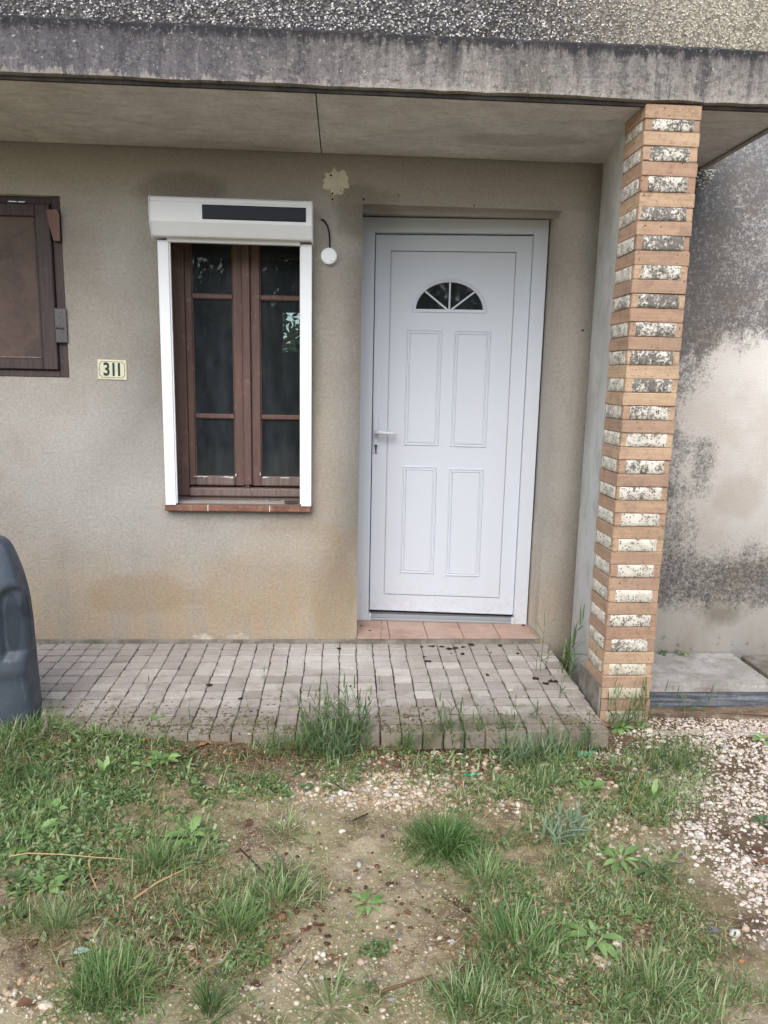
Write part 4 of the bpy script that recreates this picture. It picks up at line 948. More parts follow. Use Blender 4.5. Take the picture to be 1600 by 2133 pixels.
# small-leaved ground cover and clover
def cover(specs, seed):
    g = np.random.default_rng(seed); P = []; Sz = []
    for px, py, rx, ry, n, s0 in specs:
        p = px_region(n, px, py, rx, ry, seed+px); m_ = ((p[:, 1] < NY-.01) | (p[:, 0] > 1.2)) & (fbm(p[:, 0]*11, p[:, 1]*11, 3, 77) > .46); p = p[m_]
        P.append(p); Sz.append(g.uniform(.6, 1.3, len(p))*s0)
    P = np.concatenate(P); Sz = np.concatenate(Sz); n = len(P); k = 6
    a = np.linspace(0, 2*math.pi, k, endpoint=False); base = np.stack([np.cos(a)*1.0, np.sin(a)*.46, np.abs(np.sin(a))*.16], -1)
    az = g.uniform(0, 2*math.pi, n); tl = g.normal(.25, .6, n); V = base[None]*Sz[:, None, None]
    ct, st_ = np.cos(tl)[:, None], np.sin(tl)[:, None]; V = np.stack([V[..., 0]*ct-V[..., 2]*st_, V[..., 1], V[..., 0]*st_+V[..., 2]*ct], -1)
    ca, sa = np.cos(az)[:, None], np.sin(az)[:, None]; V = np.stack([V[..., 0]*ca-V[..., 1]*sa, V[..., 0]*sa+V[..., 1]*ca, V[..., 2]], -1)
    V = V+np.stack([P[:, 0], P[:, 1], gz(P[:, 0], P[:, 1])+g.uniform(.002, .016, n)], -1)[:, None]
    F = np.arange(n*k).reshape(n, k)
    return V.reshape(-1, 3), F, np.repeat(g.uniform(0, 1, n), k)
V, F, T = cover([(200, 1540, 220, 30, 700, .011), (120, 1620, 190, 80, 2600, .012), (60, 1720, 150, 110, 2400, .013), (100, 1850, 140, 90, 1200, .012), (330, 1640, 160, 60, 900, .011), (230, 1760, 110, 50, 500, .010), (390, 1770, 80, 40, 400, .010), (950, 1570, 240, 25, 900, .010), (1060, 1680, 130, 60, 700, .009), (1120, 1840, 120, 60, 500, .008), (330, 1640, 130, 40, 500, .010), (620, 1640, 100, 25, 350, .010), (1200, 1640, 160, 60, 900, .009), (1330, 1660, 110, 70, 600, .010), (1150, 1950, 220, 110, 1000, .009), (1340, 1990, 160, 110, 800, .009), (450, 1960, 110, 60, 400, .010), (1300, 1500, 60, 20, 160, .012), (1230, 1880, 220, 90, 5200, .0042), (1300, 1960, 200, 120, 4200, .0042), (150, 1600, 230, 90, 3600, .006), (60, 1720, 130, 110, 2600, .007), (1120, 1620, 260, 60, 3400, .005), (1320, 1640, 130, 90, 2600, .005), (640, 1610, 150, 35, 1700, .0055), (300, 1900, 260, 130, 2000, .0045), (430, 1990, 130, 80, 1400, .004), (650, 1800, 330, 200, 1500, .003), (1150, 2080, 300, 60, 1900, .005), (450, 1640, 160, 40, 1300, .006), (900, 1600, 60, 20, 320, .0045), (1430, 1560, 80, 40, 800, .0045), (1100, 1760, 150, 90, 1800, .004)], 300)
tag(link('ground_cover', mesh_np('ground_cover', V, F, COVER, T)), 'tiny-leaved weeds matted over the soil', 'ground cover', kind='stuff')
V, F, T = cover([(830, 2010, 75, 50, 620, .0062), (790, 1985, 50, 20, 130, .006), (880, 2055, 70, 30, 200, .0062), (740, 2060, 50, 35, 160, .0055)], 411)
tag(link('clover_patch', mesh_np('clover_patch', V, F, COVER, T*.8)), 'patch of small round clover leaves at the bottom centre', 'clover', kind='stuff')

g = np.random.default_rng(61); n = 2600; xj = g.uniform(-1.5, 1.1, n); yj = -np.abs(g.uniform(0, 1, n))**.45*.96; horiz = g.uniform(0, 1, n) < .5
xj = np.where(horiz, xj, NX1-PW*np.round((NX1-xj)/PW)+g.normal(0, .002, n)); yj = np.where(horiz, -.012-PL*1.03*np.round((-yj-.012)/(PL*1.03))+g.normal(0, .0015, n), yj)
ok = (fbm(xj*5, yj*5, 3, 21) > .5-.12*np.clip((-yj-.5)/.4, 0, 1)) & (xj < 1.1) & (yj > -.96); xj, yj = xj[ok], yj[ok]; k = len(xj)
V, F, T = blades(np.stack([xj, yj, SL*yj-.004], -1), g.uniform(0, 2*math.pi, k), g.uniform(0, 1.2, k), g.uniform(.008, .032, k), g.uniform(.0012, .0026, k), g.normal(.5, .6, k), 3, g.uniform(0, .95, k))
tag(link('joint_weeds', mesh_np('joint_weeds', V, F, GRASS, T), ter), kind='stuff')
n = 2600; xj = g.uniform(-1.5, 1.1, n); yj = -.96+np.abs(g.normal(0, .11, n)); ok = (fbm(xj*6, yj*6, 3, 22) > .45) & (yj < -.3) | (xj < -.3) & (yj < -.75); xj, yj = xj[ok], yj[ok]; sz = g.uniform(.0018, .007, len(xj))
V, F, T = stones(np.stack([xj, yj, SL*yj+.001], -1), sz, .3, .5, 63)
tag(link('soil_crumbs', mesh_np('soil_crumbs', V, F, m_pebble('soil_crumb', [(0, S(92, 76, 58)), (.5, S(124, 110, 82)), (.8, S(112, 112, 74)), (1, S(184, 172, 152))]), T), ter), kind='stuff')

# grass tufts: things
def tuft(name, px, py, n, rad, l0, l1, lab, mat=TUFTG, lean=.35, curl=1.0, w=(.0022, .0042), t=(0, .8), seed=1, cat='grass tuft', squash=1.0):
    g = np.random.default_rng(seed); x, y = ground_at(px, py); a = g.uniform(0, 2*math.pi, n); r = np.sqrt(g.uniform(0, 1, n))*rad*np.clip(g.normal(1, .25, n), .5, 1.6)
    bx, by = r*np.cos(a), r*np.sin(a)*squash; bz = gz(x+bx, y+by)-gz(x, y)-.004
    az = a+g.normal(0, .9, n); ln = np.abs(lean*(.2+1.5*r/rad)+g.normal(0, .36, n))
    V, F, T = blades(np.stack([bx, by, bz], -1), az, ln, g.uniform(l0, l1, n), g.uniform(w[0], w[1], n), np.abs(g.normal(curl, .7, n)), 6, np.clip(g.uniform(t[0], t[1], n)+(g.uniform(0, 1, n) > .93)*.5, 0, 1), twist=g.normal(0, .5, n))
    o = link(name, mesh_np(name, V, F, mat, T), None, (x, y, float(gz(x, y)))); return tag(o, lab, cat, 'grass tufts on the soil')
tuft('grass_tuft', 925, 1765, 820, .075, .07, .15, 'large dark green round grass tuft right of centre, biggest of all', lean=.55, curl=1.2, w=(.002, .0036), seed=1)
tuft('grass_tuft', 1010, 1835, 260, .05, .06, .12, 'pale green thin grass tuft just right below the biggest dark tuft', GRASS, .6, 1.1, t=(.35, .75), seed=2)
tuft('grass_tuft', 225, 2065, 420, .085, .05, .13, 'tall upright green grass tuft at the bottom left', lean=.3, curl=.8, t=(.2, .9), seed=3)
tuft('grass_tuft', 1080, 1975, 420, .095, .04, .12, 'spreading bluish-green grass tuft at the lower right of centre', lean=.5, curl=1.0, t=(.1, 1.), seed=4)
tuft('grass_tuft', 118, 1935, 240, .03, .06, .12, 'small fine grass tuft with yellow base at the left edge', GRASS, .35, .7, w=(.001, .002), t=(.3, .9), seed=5)
tuft('grass_tuft', 490, 1935, 150, .04, .06, .13, 'bright green wide-bladed grass tuft, lower left of centre', GRASS, .45, .8, w=(.002, .004), t=(.2, .6), seed=6)
tuft('grass_tuft', 595, 1735, 130, .05, .04, .09, 'small sparse yellow-green tuft on bare soil left of centre', GRASS, .8, .8, t=(.3, .9), seed=7)
tuft('grass_tuft', 580, 1880, 240, .07, .05, .11, 'flat spreading dull green tuft left of the small rosette', GRASS, .9, .6, t=(.1, .9), seed=8)
tuft('grass_tuft', 330, 1805, 260, .05, .06, .13, 'leaning green tuft crossed by a straw stalk at the left', GRASS, .55, .7, w=(.002, .004), t=(.2, .7), seed=9)
tuft('grass_tuft', 690, 2095, 70, .03, .06, .13, 'thin star-shaped grass tuft at the bottom centre', GRASS, .95, .4, t=(.2, .9), seed=10)
tuft('grass_tuft', 1360, 2060, 300, .06, .05, .12, 'loose green tuft at the bottom right beside gravel', GRASS, .5, .8, t=(.2, .9), seed=12)
tuft('grass_tuft', 440, 2105, 120, .03, .06, .12, 'few long dark blades at the bottom, left of centre', GRASS, .5, .5, w=(.002, .0035), t=(0, .5), seed=13)
tuft('grass_tuft', 70, 1568, 420, .10, .06, .14, 'wiry green tuft at the foot of the grey plastic tub', GRASS, .5, .9, t=(.1, .8), seed=14)
tuft('grass_tuft', 10, 1600, 460, .12, .06, .14, 'dense weedy tuft at the left edge below the tub', GRASS, .6, .9, t=(.1, .8), seed=15)
tuft('grass_tuft', 980, 2100, 260, .07, .05, .11, 'low green tuft at the bottom, right of the clover patch', GRASS, .6, .8, t=(.1, .9), seed=16)
tuft('grass_tuft', 1130, 1630, 260, .07, .05, .10, 'soft fine tuft in the weeds below the terrace corner', GRASS, .7, 1.0, w=(.001, .002), t=(.2, .9), seed=17)
tuft('grass_tuft', 1180, 1545, 200, .035, .04, .09, 'bright green fine tuft at the foot of the terrace corner', GRASS, .6, 1.2, w=(.001, .002), t=(.3, .7), seed=18)

# broad-leaved rosettes: leaf by leaf
def leaf_mesh(name, L, W2, lobes, depth, arch, seed, mat, fold=.25, st=16, petiole=.18):
    rd = random.Random(seed); V = []; F = []
    ang = arch[0]; x = z = 0
    for i in range(st+1):
        t = i/st
        if i: ang += (arch[1]-arch[0])/st; x += math.cos(ang)*L/st; z += math.sin(ang)*L/st
        wv = W2*(math.sin(math.pi*min(1, max(0, (t-petiole)/(1-petiole)))**.8) if t > petiole else 0)+W2*.07
        lob = 1-depth*(.5+.5*math.cos(2*math.pi*lobes*t)) if lobes else 1
        wl = wv*lob*(1+rd.uniform(-.08, .08)); wr = wv*lob*(1+rd.uniform(-.08, .08))
        if i == st: wl = wr = W2*.04
        V += [(x, wl, z+wl*fold+rd.uniform(-.03, .03)*W2), (x, 0, z), (x, -wr, z+wr*fold+rd.uniform(-.03, .03)*W2)]
    for i in range(st):
        a = 3*i; F += [[a, a+3, a+4, a+1], [a+1, a+4, a+5, a+2]]
    return mesh_np(name, V, F, mat, smooth=True)
LV = {}
for nm, args in dict(lobed=(.075, .014, 6, .5, (.55, -.5)), oval=(.07, .013, 0, 0, (.75, -.35)), upright=(.095, .013, 0, 0, (1.25, .7)), tooth=(.09, .017, 8, .35, (.8, -.4)), small=(.03, .008, 0, 0, (.7, -.4)), lance=(.09, .009, 0, 0, (.7, -.5))).items():
    LV[nm] = [leaf_mesh('leaf', *args[:4], args[4], s, BROAD) for s in range(3)]
    LV[nm+'_d'] = [leaf_mesh('leaf', *args[:4], args[4], s+5, DARKL) for s in range(2)]
def rosette(px, py, n, kind, sc, lab, spread=(0, 360), name='weed_rosette', z=None, xy=None, cat='weed', tilt=.25):
    x, y = xy or ground_at(px, py); zz = z if z is not None else float(gz(x, y))-.002
    t = thing(name, lab, cat, (x, y, zz), 'broad-leaved weeds')
    for i in range(n):
        a = R(spread[0]+(spread[1]-spread[0])*(i+random.uniform(-.3, .3))/n); s = sc*random.uniform(.65, 1.1)
        link('leaf', random.choice(LV[kind]), t, (math.cos(a)*.004, math.sin(a)*.004, random.uniform(0, .01)), (random.uniform(-.3, .3), random.uniform(-tilt, tilt), a), (s, s*random.uniform(.85, 1.15), s))
    return t
for a in ((345, 1605, 16, 'tooth', .85, 'bright green toothed weed below the left end of the terrace'), (300, 1612, 9, 'tooth', .7, 'smaller toothed weed touching the bright one on its left'),
          (395, 1750, 14, 'tooth', .95, 'jagged light green thistle-like rosette at left of centre'), (75, 1735, 13, 'lobed', 1.05, 'lobed green rosette near the left edge'),
          (110, 1690, 8, 'oval', .9, 'pale oval-leaved weed above the lobed rosette at left'), (765, 1883, 9, 'lobed', .8, 'small flat rosette alone on bare soil at the centre'),
          (1240, 1955, 12, 'lance', 1.05, 'green narrow-leaved rosette at the lower right'), (1290, 1795, 12, 'lance', .95, 'dark green rosette beside the pale gravel'),
          (1365, 1825, 11, 'lance_d', .95, 'darker rosette right of its twin, at the gravel edge'), (1230, 1640, 9, 'oval', .95, 'light green weed with broad leaves below the pillar'),
          (1360, 1665, 5, 'upright', .8, 'two-leaved pale seedling in the gravel edge weeds'), (220, 1625, 7, 'upright', .75, 'upright pale weed under the left terrace edge'),
          (165, 1640, 9, 'tooth', .55, 'small crinkled weed among the grass at upper left'), (330, 1540, 5, 'upright', .8, 'pale upright leaves at the left terrace edge'),
          (100, 1850, 9, 'oval', .8, 'round-leaved weed at the left below the straw'), (530, 1920, 7, 'lobed', .7, 'small leafy weed beside the wide-bladed tuft'),
          (1310, 1915, 6, 'oval', .6, 'pale leafy sprig in the low ground cover at right'), (1185, 1590, 7, 'oval', .6, 'low light green weed beside the green plastic scrap'),
          (500, 1650, 7, 'oval', .6, 'small dark green star-shaped weed left of the couch grass'), (1060, 1640, 7, 'oval', .5, 'tiny leafy weed right of the plastic scrap'),
          (470, 1610, 6, 'lobed', .5, 'little lobed weed on dark litter left of the couch grass'), (270, 1740, 6, 'oval', .55, 'small oval weed on the mossy soil at left'),
          (1010, 1640, 6, 'small', .8, 'sprig under the pebbles right of the white stone'), (25, 1790, 8, 'oval', .9, 'broad weed cut by the left edge'),
          (540, 2000, 5, 'lobed', .45, 'tiny rosette on bare soil below the wide-bladed tuft'), (640, 1640, 9, 'small_d', 1.0, 'small dark clover-like weed at the foot of the couch grass'),
          (1300, 1500, 16, 'lobed', .75, 'bushy green weed at the foot of the brick pillar'), (1340, 1495, 10, 'oval', .6, 'small weed at the right corner of the pillar foot'),
          (1590, 1545, 9, 'oval', .9, 'green weed at the right edge in the gravel'), (1590, 1710, 9, 'oval_d', .8, 'dark mossy weed at the right edge'), (855, 1630, 6, 'small', .7, 'tiny blue-green sprig on the gravel at the centre')):
    z_ = None
    rosette(*a[:6], **({'xy': (1.20, -.845)} if a[0] == 1300 and a[1] == 1500 else {'xy': (1.30, -.83)} if a[0] == 1340 and a[1] == 1495 else {}))
for (x_, n_, s_, lab) in ((1.735, 12, .5, 'dark green weed at the foot of the stained wall, left of two'), (1.83, 9, .45, 'dark weed sprig beside it at the foot of the stained wall'), (1.87, 6, .35, 'pale sprig, rightmost at the foot of the stained wall')):
    rosette(0, 0, n_, 'oval_d' if s_ > .4 else 'oval', s_, lab, (180, 360), z=-.058, xy=(x_, -.022), name='wall_weed', tilt=.8)

# couch-grass shoots: stem with alternate pointed leaves
REEDL = [leaf_mesh('leaf', .085, .0042, 0, 0, (.95, .35), s, BLUEG, .35, 8, .0) for s in range(3)]
for me in REEDL:
    a = me.attributes.new('tint', 'FLOAT', 'POINT'); a.data.foreach_set('value', np.full(len(me.vertices), .35, dtype=np.float32))
def shoot_np(h, nl, seed, lw=.004, ll=.06):
    """one shoot as a single mesh of blades: thin stem + two ranks of leaves"""
    g = np.random.default_rng(seed); dirx = g.uniform(0, 2*math.pi); ln = abs(g.normal(.12, .22)); out = []
    B = [[0, 0, 0]]; AZ = [dirx]; LE = [ln]; LG = [h]; WD = [.0034]; CU = [g.normal(.1, .15)]
    for i in range(nl):
        t = (.25+.75*i/max(1, nl-1)); zz = h*t*math.cos(ln)*.95; xx = h*t*math.sin(ln)
        B.append([xx*math.cos(dirx), xx*math.sin(dirx), zz]); AZ.append(dirx+(math.pi if i % 2 else 0)+g.normal(0, .5)+1.2); LE.append(g.uniform(.5, 1.25) if i < nl-1 else g.uniform(.0, .3)); LG.append(ll*g.uniform(.7, 1.2)); WD.append(lw*1.7*g.uniform(.7, 1.2)); CU.append(g.normal(.2, .25))
    n = len(B)
    return blades(np.array(B, float), np.array(AZ), np.array(LE), np.array(LG), np.array(WD), np.array(CU), 5, g.uniform(.0, .7, n))
REEDG = m_leaf('reed_green', [(0, S(76, 100, 58)), (.5, S(108, 134, 84)), (1, S(148, 168, 118))])
def reed(name, xy, z, shoots, lab, cat='couch grass', group='couch grass shoots on the terrace', mat=REEDG):
    t = thing(name, lab, cat, (xy[0], xy[1], z), group)
    for i, (dx, dy, h, nl, ll, lw) in enumerate(shoots):
        V, F, T = shoot_np(h, nl, random.randrange(10**6), lw, ll)
        link('shoot', mesh_np('shoot', V, F, mat, T), t, (dx, dy, 0))
    return t
def terr(px, py):
    x, y = ground_at(px, py, SL*-.5); x, y = ground_at(px, py, SL*y); return x, y
random.seed(3)
def bunch(n, rx, ry, h0, h1, nl=6, ll=.055, lw=.0036): return [(random.uniform(-rx, rx), random.uniform(-ry, ry), random.uniform(h0, h1), random.randint(nl-2, nl+1), ll, lw) for _ in range(n)]
x, y = ground_at(700, 1570); reed('couch_grass', (x, y), float(gz(x, y)), bunch(54, .13, .05, .07, .26, 8, .06), 'tall bluish couch grass clump growing against the middle of the terrace edge')
x, y = ground_at(610, 1590); reed('couch_grass', (x, y), float(gz(x, y)), bunch(30, .10, .04, .05, .13, 6, .045, .003), 'lower couch grass left of the tall clump')
x, y = ground_at(940, 1560); reed('couch_grass', (x, y), float(gz(x, y)), bunch(18, .07, .03, .08, .22, 7), 'couch grass clump at the terrace edge below the door')
x, y = ground_at(1030, 1555); reed('couch_grass', (x, y), float(gz(x, y)), bunch(34, .10, .03, .06, .16, 6, .05, .003), 'couch grass clump right of the one below the door')
x, y = ground_at(1180, 1570); reed('couch_grass', (x, y), float(gz(x, y)), bunch(26, .12, .04, .05, .13, 6, .045, .0028), 'grey-green couch grass at the right corner of the terrace')
reed('couch_grass', (1.235, -.825), -.10, bunch(20, .10, .022, .10, .24, 7), 'couch grass in front of the foot of the brick pillar')
x, y = terr(1125, 1400); reed('couch_grass', (x, y), SL*y, [(0, 0, .27, 10, .10, .0052), (.02, .01, .12, 5, .06, .0035), (-.02, .0, .08, 4, .05, .0035)], 'tall thin couch grass shoot between doorstep and pillar, left one')
x, y = 1.088, -.44; reed('couch_grass', (x, y), SL*y, [(-.035, .06, .30, 8, .10, .006), (0, 0, .2, 10, .10, .006), (.0, -.04, .17, 9, .09, .006), (.005, -.09, .13, 7, .07, .005), (-.01, .03, .12, 7, .06, .005)], 'couch grass shoots against the left side of the pillar')
x, y = terr(1165, 1455); reed('couch_grass', (x, y), SL*y, [(0, 0, .14, 4, .05, .006), (.004, .002, .1, 3, .05, .005)], 'single broad-bladed shoot standing on the setts left of the pillar')
x, y = terr(1100, 1495); reed('couch_grass', (x, y), SL*y, [(0, 0, .07, 4, .045, .005), (.03, -.02, .06, 4, .04, .004)], 'short shoots in a joint near the terrace front, right part')
x, y = terr(793, 1345); reed('couch_grass', (x, -.03), 0, [(0, 0, .115, 4, .03, .003)], 'tiny lone shoot in front of the left end of the doorstep')
for px, py, h, lab in ((545, 1415, .05, 'short lone blade on the setts under the window'), (305, 1435, .04, 'lone thin shoot on the setts at left'), (520, 1485, .05, 'thin shoot in the mossy setts left of the clump'), (395, 1500, .06, 'thin shoot in the mossy setts, far left'), (790, 1440, .05, 'small shoot on the setts right of the clump'), (1068, 1480, .07, 'small shoot on the setts right of the white chip')):
    x, y = terr(px, py); reed('couch_grass', (x, y), SL*y, [(0, 0, h, 3, .03, .003), (.012, .004, h*.7, 2, .025, .003)], lab)
x, y = ground_at(1165, 1755); reed('couch_grass', (x, y), float(gz(x, y)), [(random.uniform(-.07, .07), random.uniform(-.03, .03), random.uniform(.05, .12), 7, .065, .0048) for _ in range(14)], 'pale blue-green sprawling couch grass right of the big tuft', group='couch grass in the soil', mat=m_leaf('pale_couch', [(0, S(126, 150, 118)), (1, S(182, 198, 170))]))
x, y = ground_at(860, 1575); reed('couch_grass', (x, y), float(gz(x, y)), bunch(14, .08, .03, .05, .13, 6, .05, .003), 'low couch grass between the tall clump and the one below the door')
x, y = ground_at(1110, 1590); reed('couch_grass', (x, y), float(gz(x, y)), bunch(30, .13, .05, .05, .15, 7, .06, .003), 'wide straggly couch grass in the soil just below the right half of the terrace', group='couch grass in the soil', mat=BLUEG)
x, y = ground_at(1390, 1590); reed('couch_grass', (x, y), float(gz(x, y)), bunch(26, .10, .07, .04, .12, 7, .05, .0028), 'fine couch grass growing through the gravel right of the pillar foot', group='couch grass in the soil')
x, y = ground_at(700, 1590); reed('couch_grass', (x, y), float(gz(x, y)), bunch(22, .06, .03, .06, .14, 7, .06, .0036), 'pale bluish shoots at the front foot of the tallest couch grass clump', group='couch grass in the soil', mat=BLUEG)
x, y = ground_at(60, 1640); reed('couch_grass', (x, y), float(gz(x, y)), bunch(20, .12, .06, .05, .13, 6, .05, .003), 'straggly couch grass in the weeds below the plastic tub', group='couch grass in the soil')
x, y = ground_at(1480, 1515, -.2); reed('couch_grass', (x, -.46), -.2, bunch(5, .12, .02, .08, .15, 5), 'thin blades in front of the stone course of the flat slab')

# ---- litter: stones, leaves, clods, twigs
def rock(px, py, s, flat, mat, lab, seed, xy=None, z=None, cat='stone', name='stone', group='larger stones', stretch=(1, 1), rz=0):
    V0, F0 = ico(1); g = np.random.default_rng(seed); s = s*.72; V = V0*(1+g.uniform(-.22, .22, (len(V0), 1)))*np.array([s*stretch[0], s*stretch[1], s*flat])
    x, y = xy or ground_at(px, py); o = link(name, mesh_np(name, V, F0, mat), None, (x, y, (z if z is not None else float(gz(x, y)))+s*flat*.45), (0, 0, rz)); return tag(o, lab, cat, group)
WST = m_simple('white_stone', S(222, 214, 200), S(196, 186, 170), 30, .85, .25, .4, 120, .004); PST = m_simple('pink_stone', S(206, 176, 156), S(184, 156, 138), 30, .85, .2, .4, 120, .004); GST = m_simple('blue_grey_stone', S(128, 132, 140), S(108, 112, 120), 30, .8, .3, .3, 120, .003); OST = m_simple('orange_brick_bit', S(200, 142, 100), S(178, 122, 84), 30, .9, .2, .4, 120, .003)
for a in ((808, 1657, .022, .28, WST, 'flat oval white stone on the pebbles at the centre', 1), (712, 1735, .018, .4, WST, 'white crusty stone on bare soil left of the big tuft', 2), (748, 1829, .009, .5, WST, 'small smooth white pebble at the centre', 3),
          (752, 2008, .016, .5, PST, 'pale triangular stone left of the clover patch', 4), (673, 1993, .011, .7, WST, 'round white pebble left of the triangular stone', 5), (700, 2011, .008, .7, PST, 'small cream pebble between the round and triangular ones', 6), (780, 1997, .008, .7, WST, 'little white pebble at the left edge of the clover', 7),
          (815, 1845, .009, .4, WST, 'narrow white chip right of the smooth pebble', 8), (832, 1943, .010, .5, GST, 'grey stone above the clover patch', 9), (730, 1905, .006, .6, GST, 'tiny blue-grey pebble left of the rosette', 10), (588, 2028, .008, .6, GST, 'blue-grey pebble at the lower left of the bare soil', 11),
          (1253, 1711, .016, .6, WST, 'white stone in the weeds left of the gravel', 12), (1438, 1843, .016, .8, WST, 'white angular stone at the edge of the gravel', 13), (1345, 1776, .015, .7, WST, 'white stone behind the dark rosettes', 14), (1485, 1940, .022, .6, GST, 'grey stone in the gravel at lower right', 15), (1530, 1955, .024, .7, WST, 'large white stone at lower right, biggest in the gravel', 16),
          (1552, 1945, .018, .7, PST, 'pinkish stone right of the large white one', 17), (1463, 1930, .016, .6, PST, 'cream stone left of the grey one in the gravel', 18), (1420, 1780, .012, .6, GST, 'dark grey stone among white gravel', 19), (1102, 2050, .011, .6, WST, 'white pebble low on the right of centre', 20), (1118, 2093, .010, .7, WST, 'rounded white pebble near the bottom edge', 21),
          (1325, 1547, .018, .7, PST, 'pinkish stone below the foot of the pillar', 22), (197, 1958, .018, .5, WST, 'pale chip on the dark soil at the lower left', 23), (165, 1912, .014, .3, OST, 'orange brick fragment near the left edge', 24), (262, 2028, .013, .5, OST, 'pale orange stone right of the tall upright tuft', 25), (255, 1990, .013, .6, OST, 'reddish stone above the tall upright tuft', 26),
          (1543, 2010, .012, .6, OST, 'orange pebble at the lower right corner', 27), (1355, 2135, .016, .6, OST, 'brick-red bit at the bottom edge', 28), (760, 1618, .012, .8, PST, 'pink stone at the foot of the couch grass', 29), (545, 1548, .010, .8, WST, 'white chip at the terrace foot, left of the clump', 30), (205, 1748, .012, .4, WST, 'white chip on the soil among left weeds', 31), (406, 2000, .010, .7, PST, 'cream pebble near the lower left of centre', 33), (480, 1985, .010, .8, GST, 'small grey stone left of the bare soil', 34), (1000, 1935, .008, .6, WST, 'tiny white pebble at the left edge of the lower tuft', 35)):
    rock(a[0], a[1], a[2], a[3], a[4], a[5], a[6], stretch=(1, random.uniform(.6, .8)), rz=random.uniform(-.5, .5))
for i, (px, py, s) in enumerate(((1065, 1438, .012), (1092, 1452, .005), (583, 1466, .005), (360, 1466, .006), (520, 1530, .008))):
    x, y = terr(px, py); rock(0, 0, s, .3, WST, ['flat white chip on the setts below the door', 'tiny white crumb right of the flat chip', 'white crumb on the setts under the window', 'white crumbs on the setts at left', 'white crumb at the mossy front of the terrace'][i], 60+i, (x, y), SL*y, 'chip', 'white_chip', 'white chips on the terrace', (1.6, .8))
# clods and dead leaves on the terrace and doorstep
CLOD = m_simple('dark_clod', S(72, 56, 46), S(50, 40, 34), 60, .95, .1, .8, 150, .006)
def clod(x, y, z, s, lab, seed, flat=.4, cat='clod', name='soil_clod', group='dark clods on the terrace', mat=None):
    g = np.random.default_rng(seed); P = g.normal(0, s*.45, (9, 3))*np.array([1, .6, .1]); sz = g.uniform(.35, .7, 9)*s
    P[:, 2] = sz*flat*.5
    V, F, T = stones(P, sz, flat, .5, seed); o = link(name, mesh_np(name, V, F, mat or CLOD), None, (x, y, z)); return tag(o, lab, cat, group)
cl = [(437, 1428, .014, 'dark curled clod on the setts under the window'), (890, 1378, .013, 'dark clod on the setts below the door, lower left of the heap'), (878, 1348, .009, 'clod at the left end of the heap below the doorstep'), (900, 1347, .012, 'second dark clod of the heap below the doorstep'), (921, 1348, .012, 'dark clod in the middle of the heap below the doorstep'), (935, 1352, .012, 'dark clod on the near side of the heap middle'), (948, 1350, .012, 'clod right of the heap middle'), (964, 1349, .010, 'clod at the right end of the heap'),
      (980, 1343, .012, 'rounded brown clod just right of the heap'), (1042, 1345, .012, 'dark clods near the right end of the doorstep'), (1023, 1360, .007, 'small clod alone right of the heap'), (962, 1363, .009, 'olive brown clod in front of the heap'), (884, 1368, .006, 'tiny clod above the lower left one'), (1016, 1407, .009, 'dark brown clod in the middle of the setts'), (585, 1452, .006, 'small dark clod left of the tall couch grass'), (500, 1457, .008, 'dark flake in the mossy setts at left'),
      (730, 1430, .007, 'small dark clod behind the couch grass'), (1080, 1362, .009, 'brown clod near the right end of the door'), (1115, 1415, .016, 'heap of soil at the foot of the left thin shoot'), (1150, 1420, .016, 'heap of soil beside the joint near the pillar'), (1135, 1425, .012, 'flat crumbled soil between the two heaps near the pillar'), (940, 1362, .006, 'small crumbs in front of the heap'), (707, 1352, .010, 'reddish dry leaf scrap right of the wall corner')]
for i, (px, py, s, lab) in enumerate(cl):
    x, y = terr(px, py); y = min(y, -.04); clod(x, y, SL*y+.002, s, lab, 200+i)
clod(.115, .16, .036, .006, 'tiny clod at the left corner of the doorstep tiles', 240); clod(1.02, .17, .036, .010, 'clod at the right corner of the doorstep tiles', 241); clod(.16, .08, .036, .006, 'small crumb on the leftmost doorstep tile', 243)
def dead_leaf(px, py, s, rz, lab, seed, z=None, xy=None):
    x, y = xy or ground_at(px, py); rd = random.Random(seed); V = []; F = []; n = 7
    for i in range(n):
        t = i/(n-1); w2 = s*.32*math.sin(math.pi*(t*.9+.06))*(1+rd.uniform(-.25, .25)); cz = .12*s*math.sin(t*3+seed)
        V += [(t*s-s/2, -w2, cz+abs(w2)*rd.uniform(.2, .8)), (t*s-s/2, 0, cz), (t*s-s/2, w2, cz+abs(w2)*rd.uniform(.1, .8))]
    for i in range(n-1): a = 3*i; F += [[a, a+3, a+4, a+1], [a+1, a+4, a+5, a+2]]
    o = link('dead_leaf', mesh_np('dead_leaf', V, F, DRYL, smooth=True), None, (x, y, (z if z is not None else float(gz(x, y)))+.006), (rd.uniform(-.3, .3), rd.uniform(-.3, .3), rz)); return tag(o, lab, 'dead leaf', 'dead leaves on the soil')
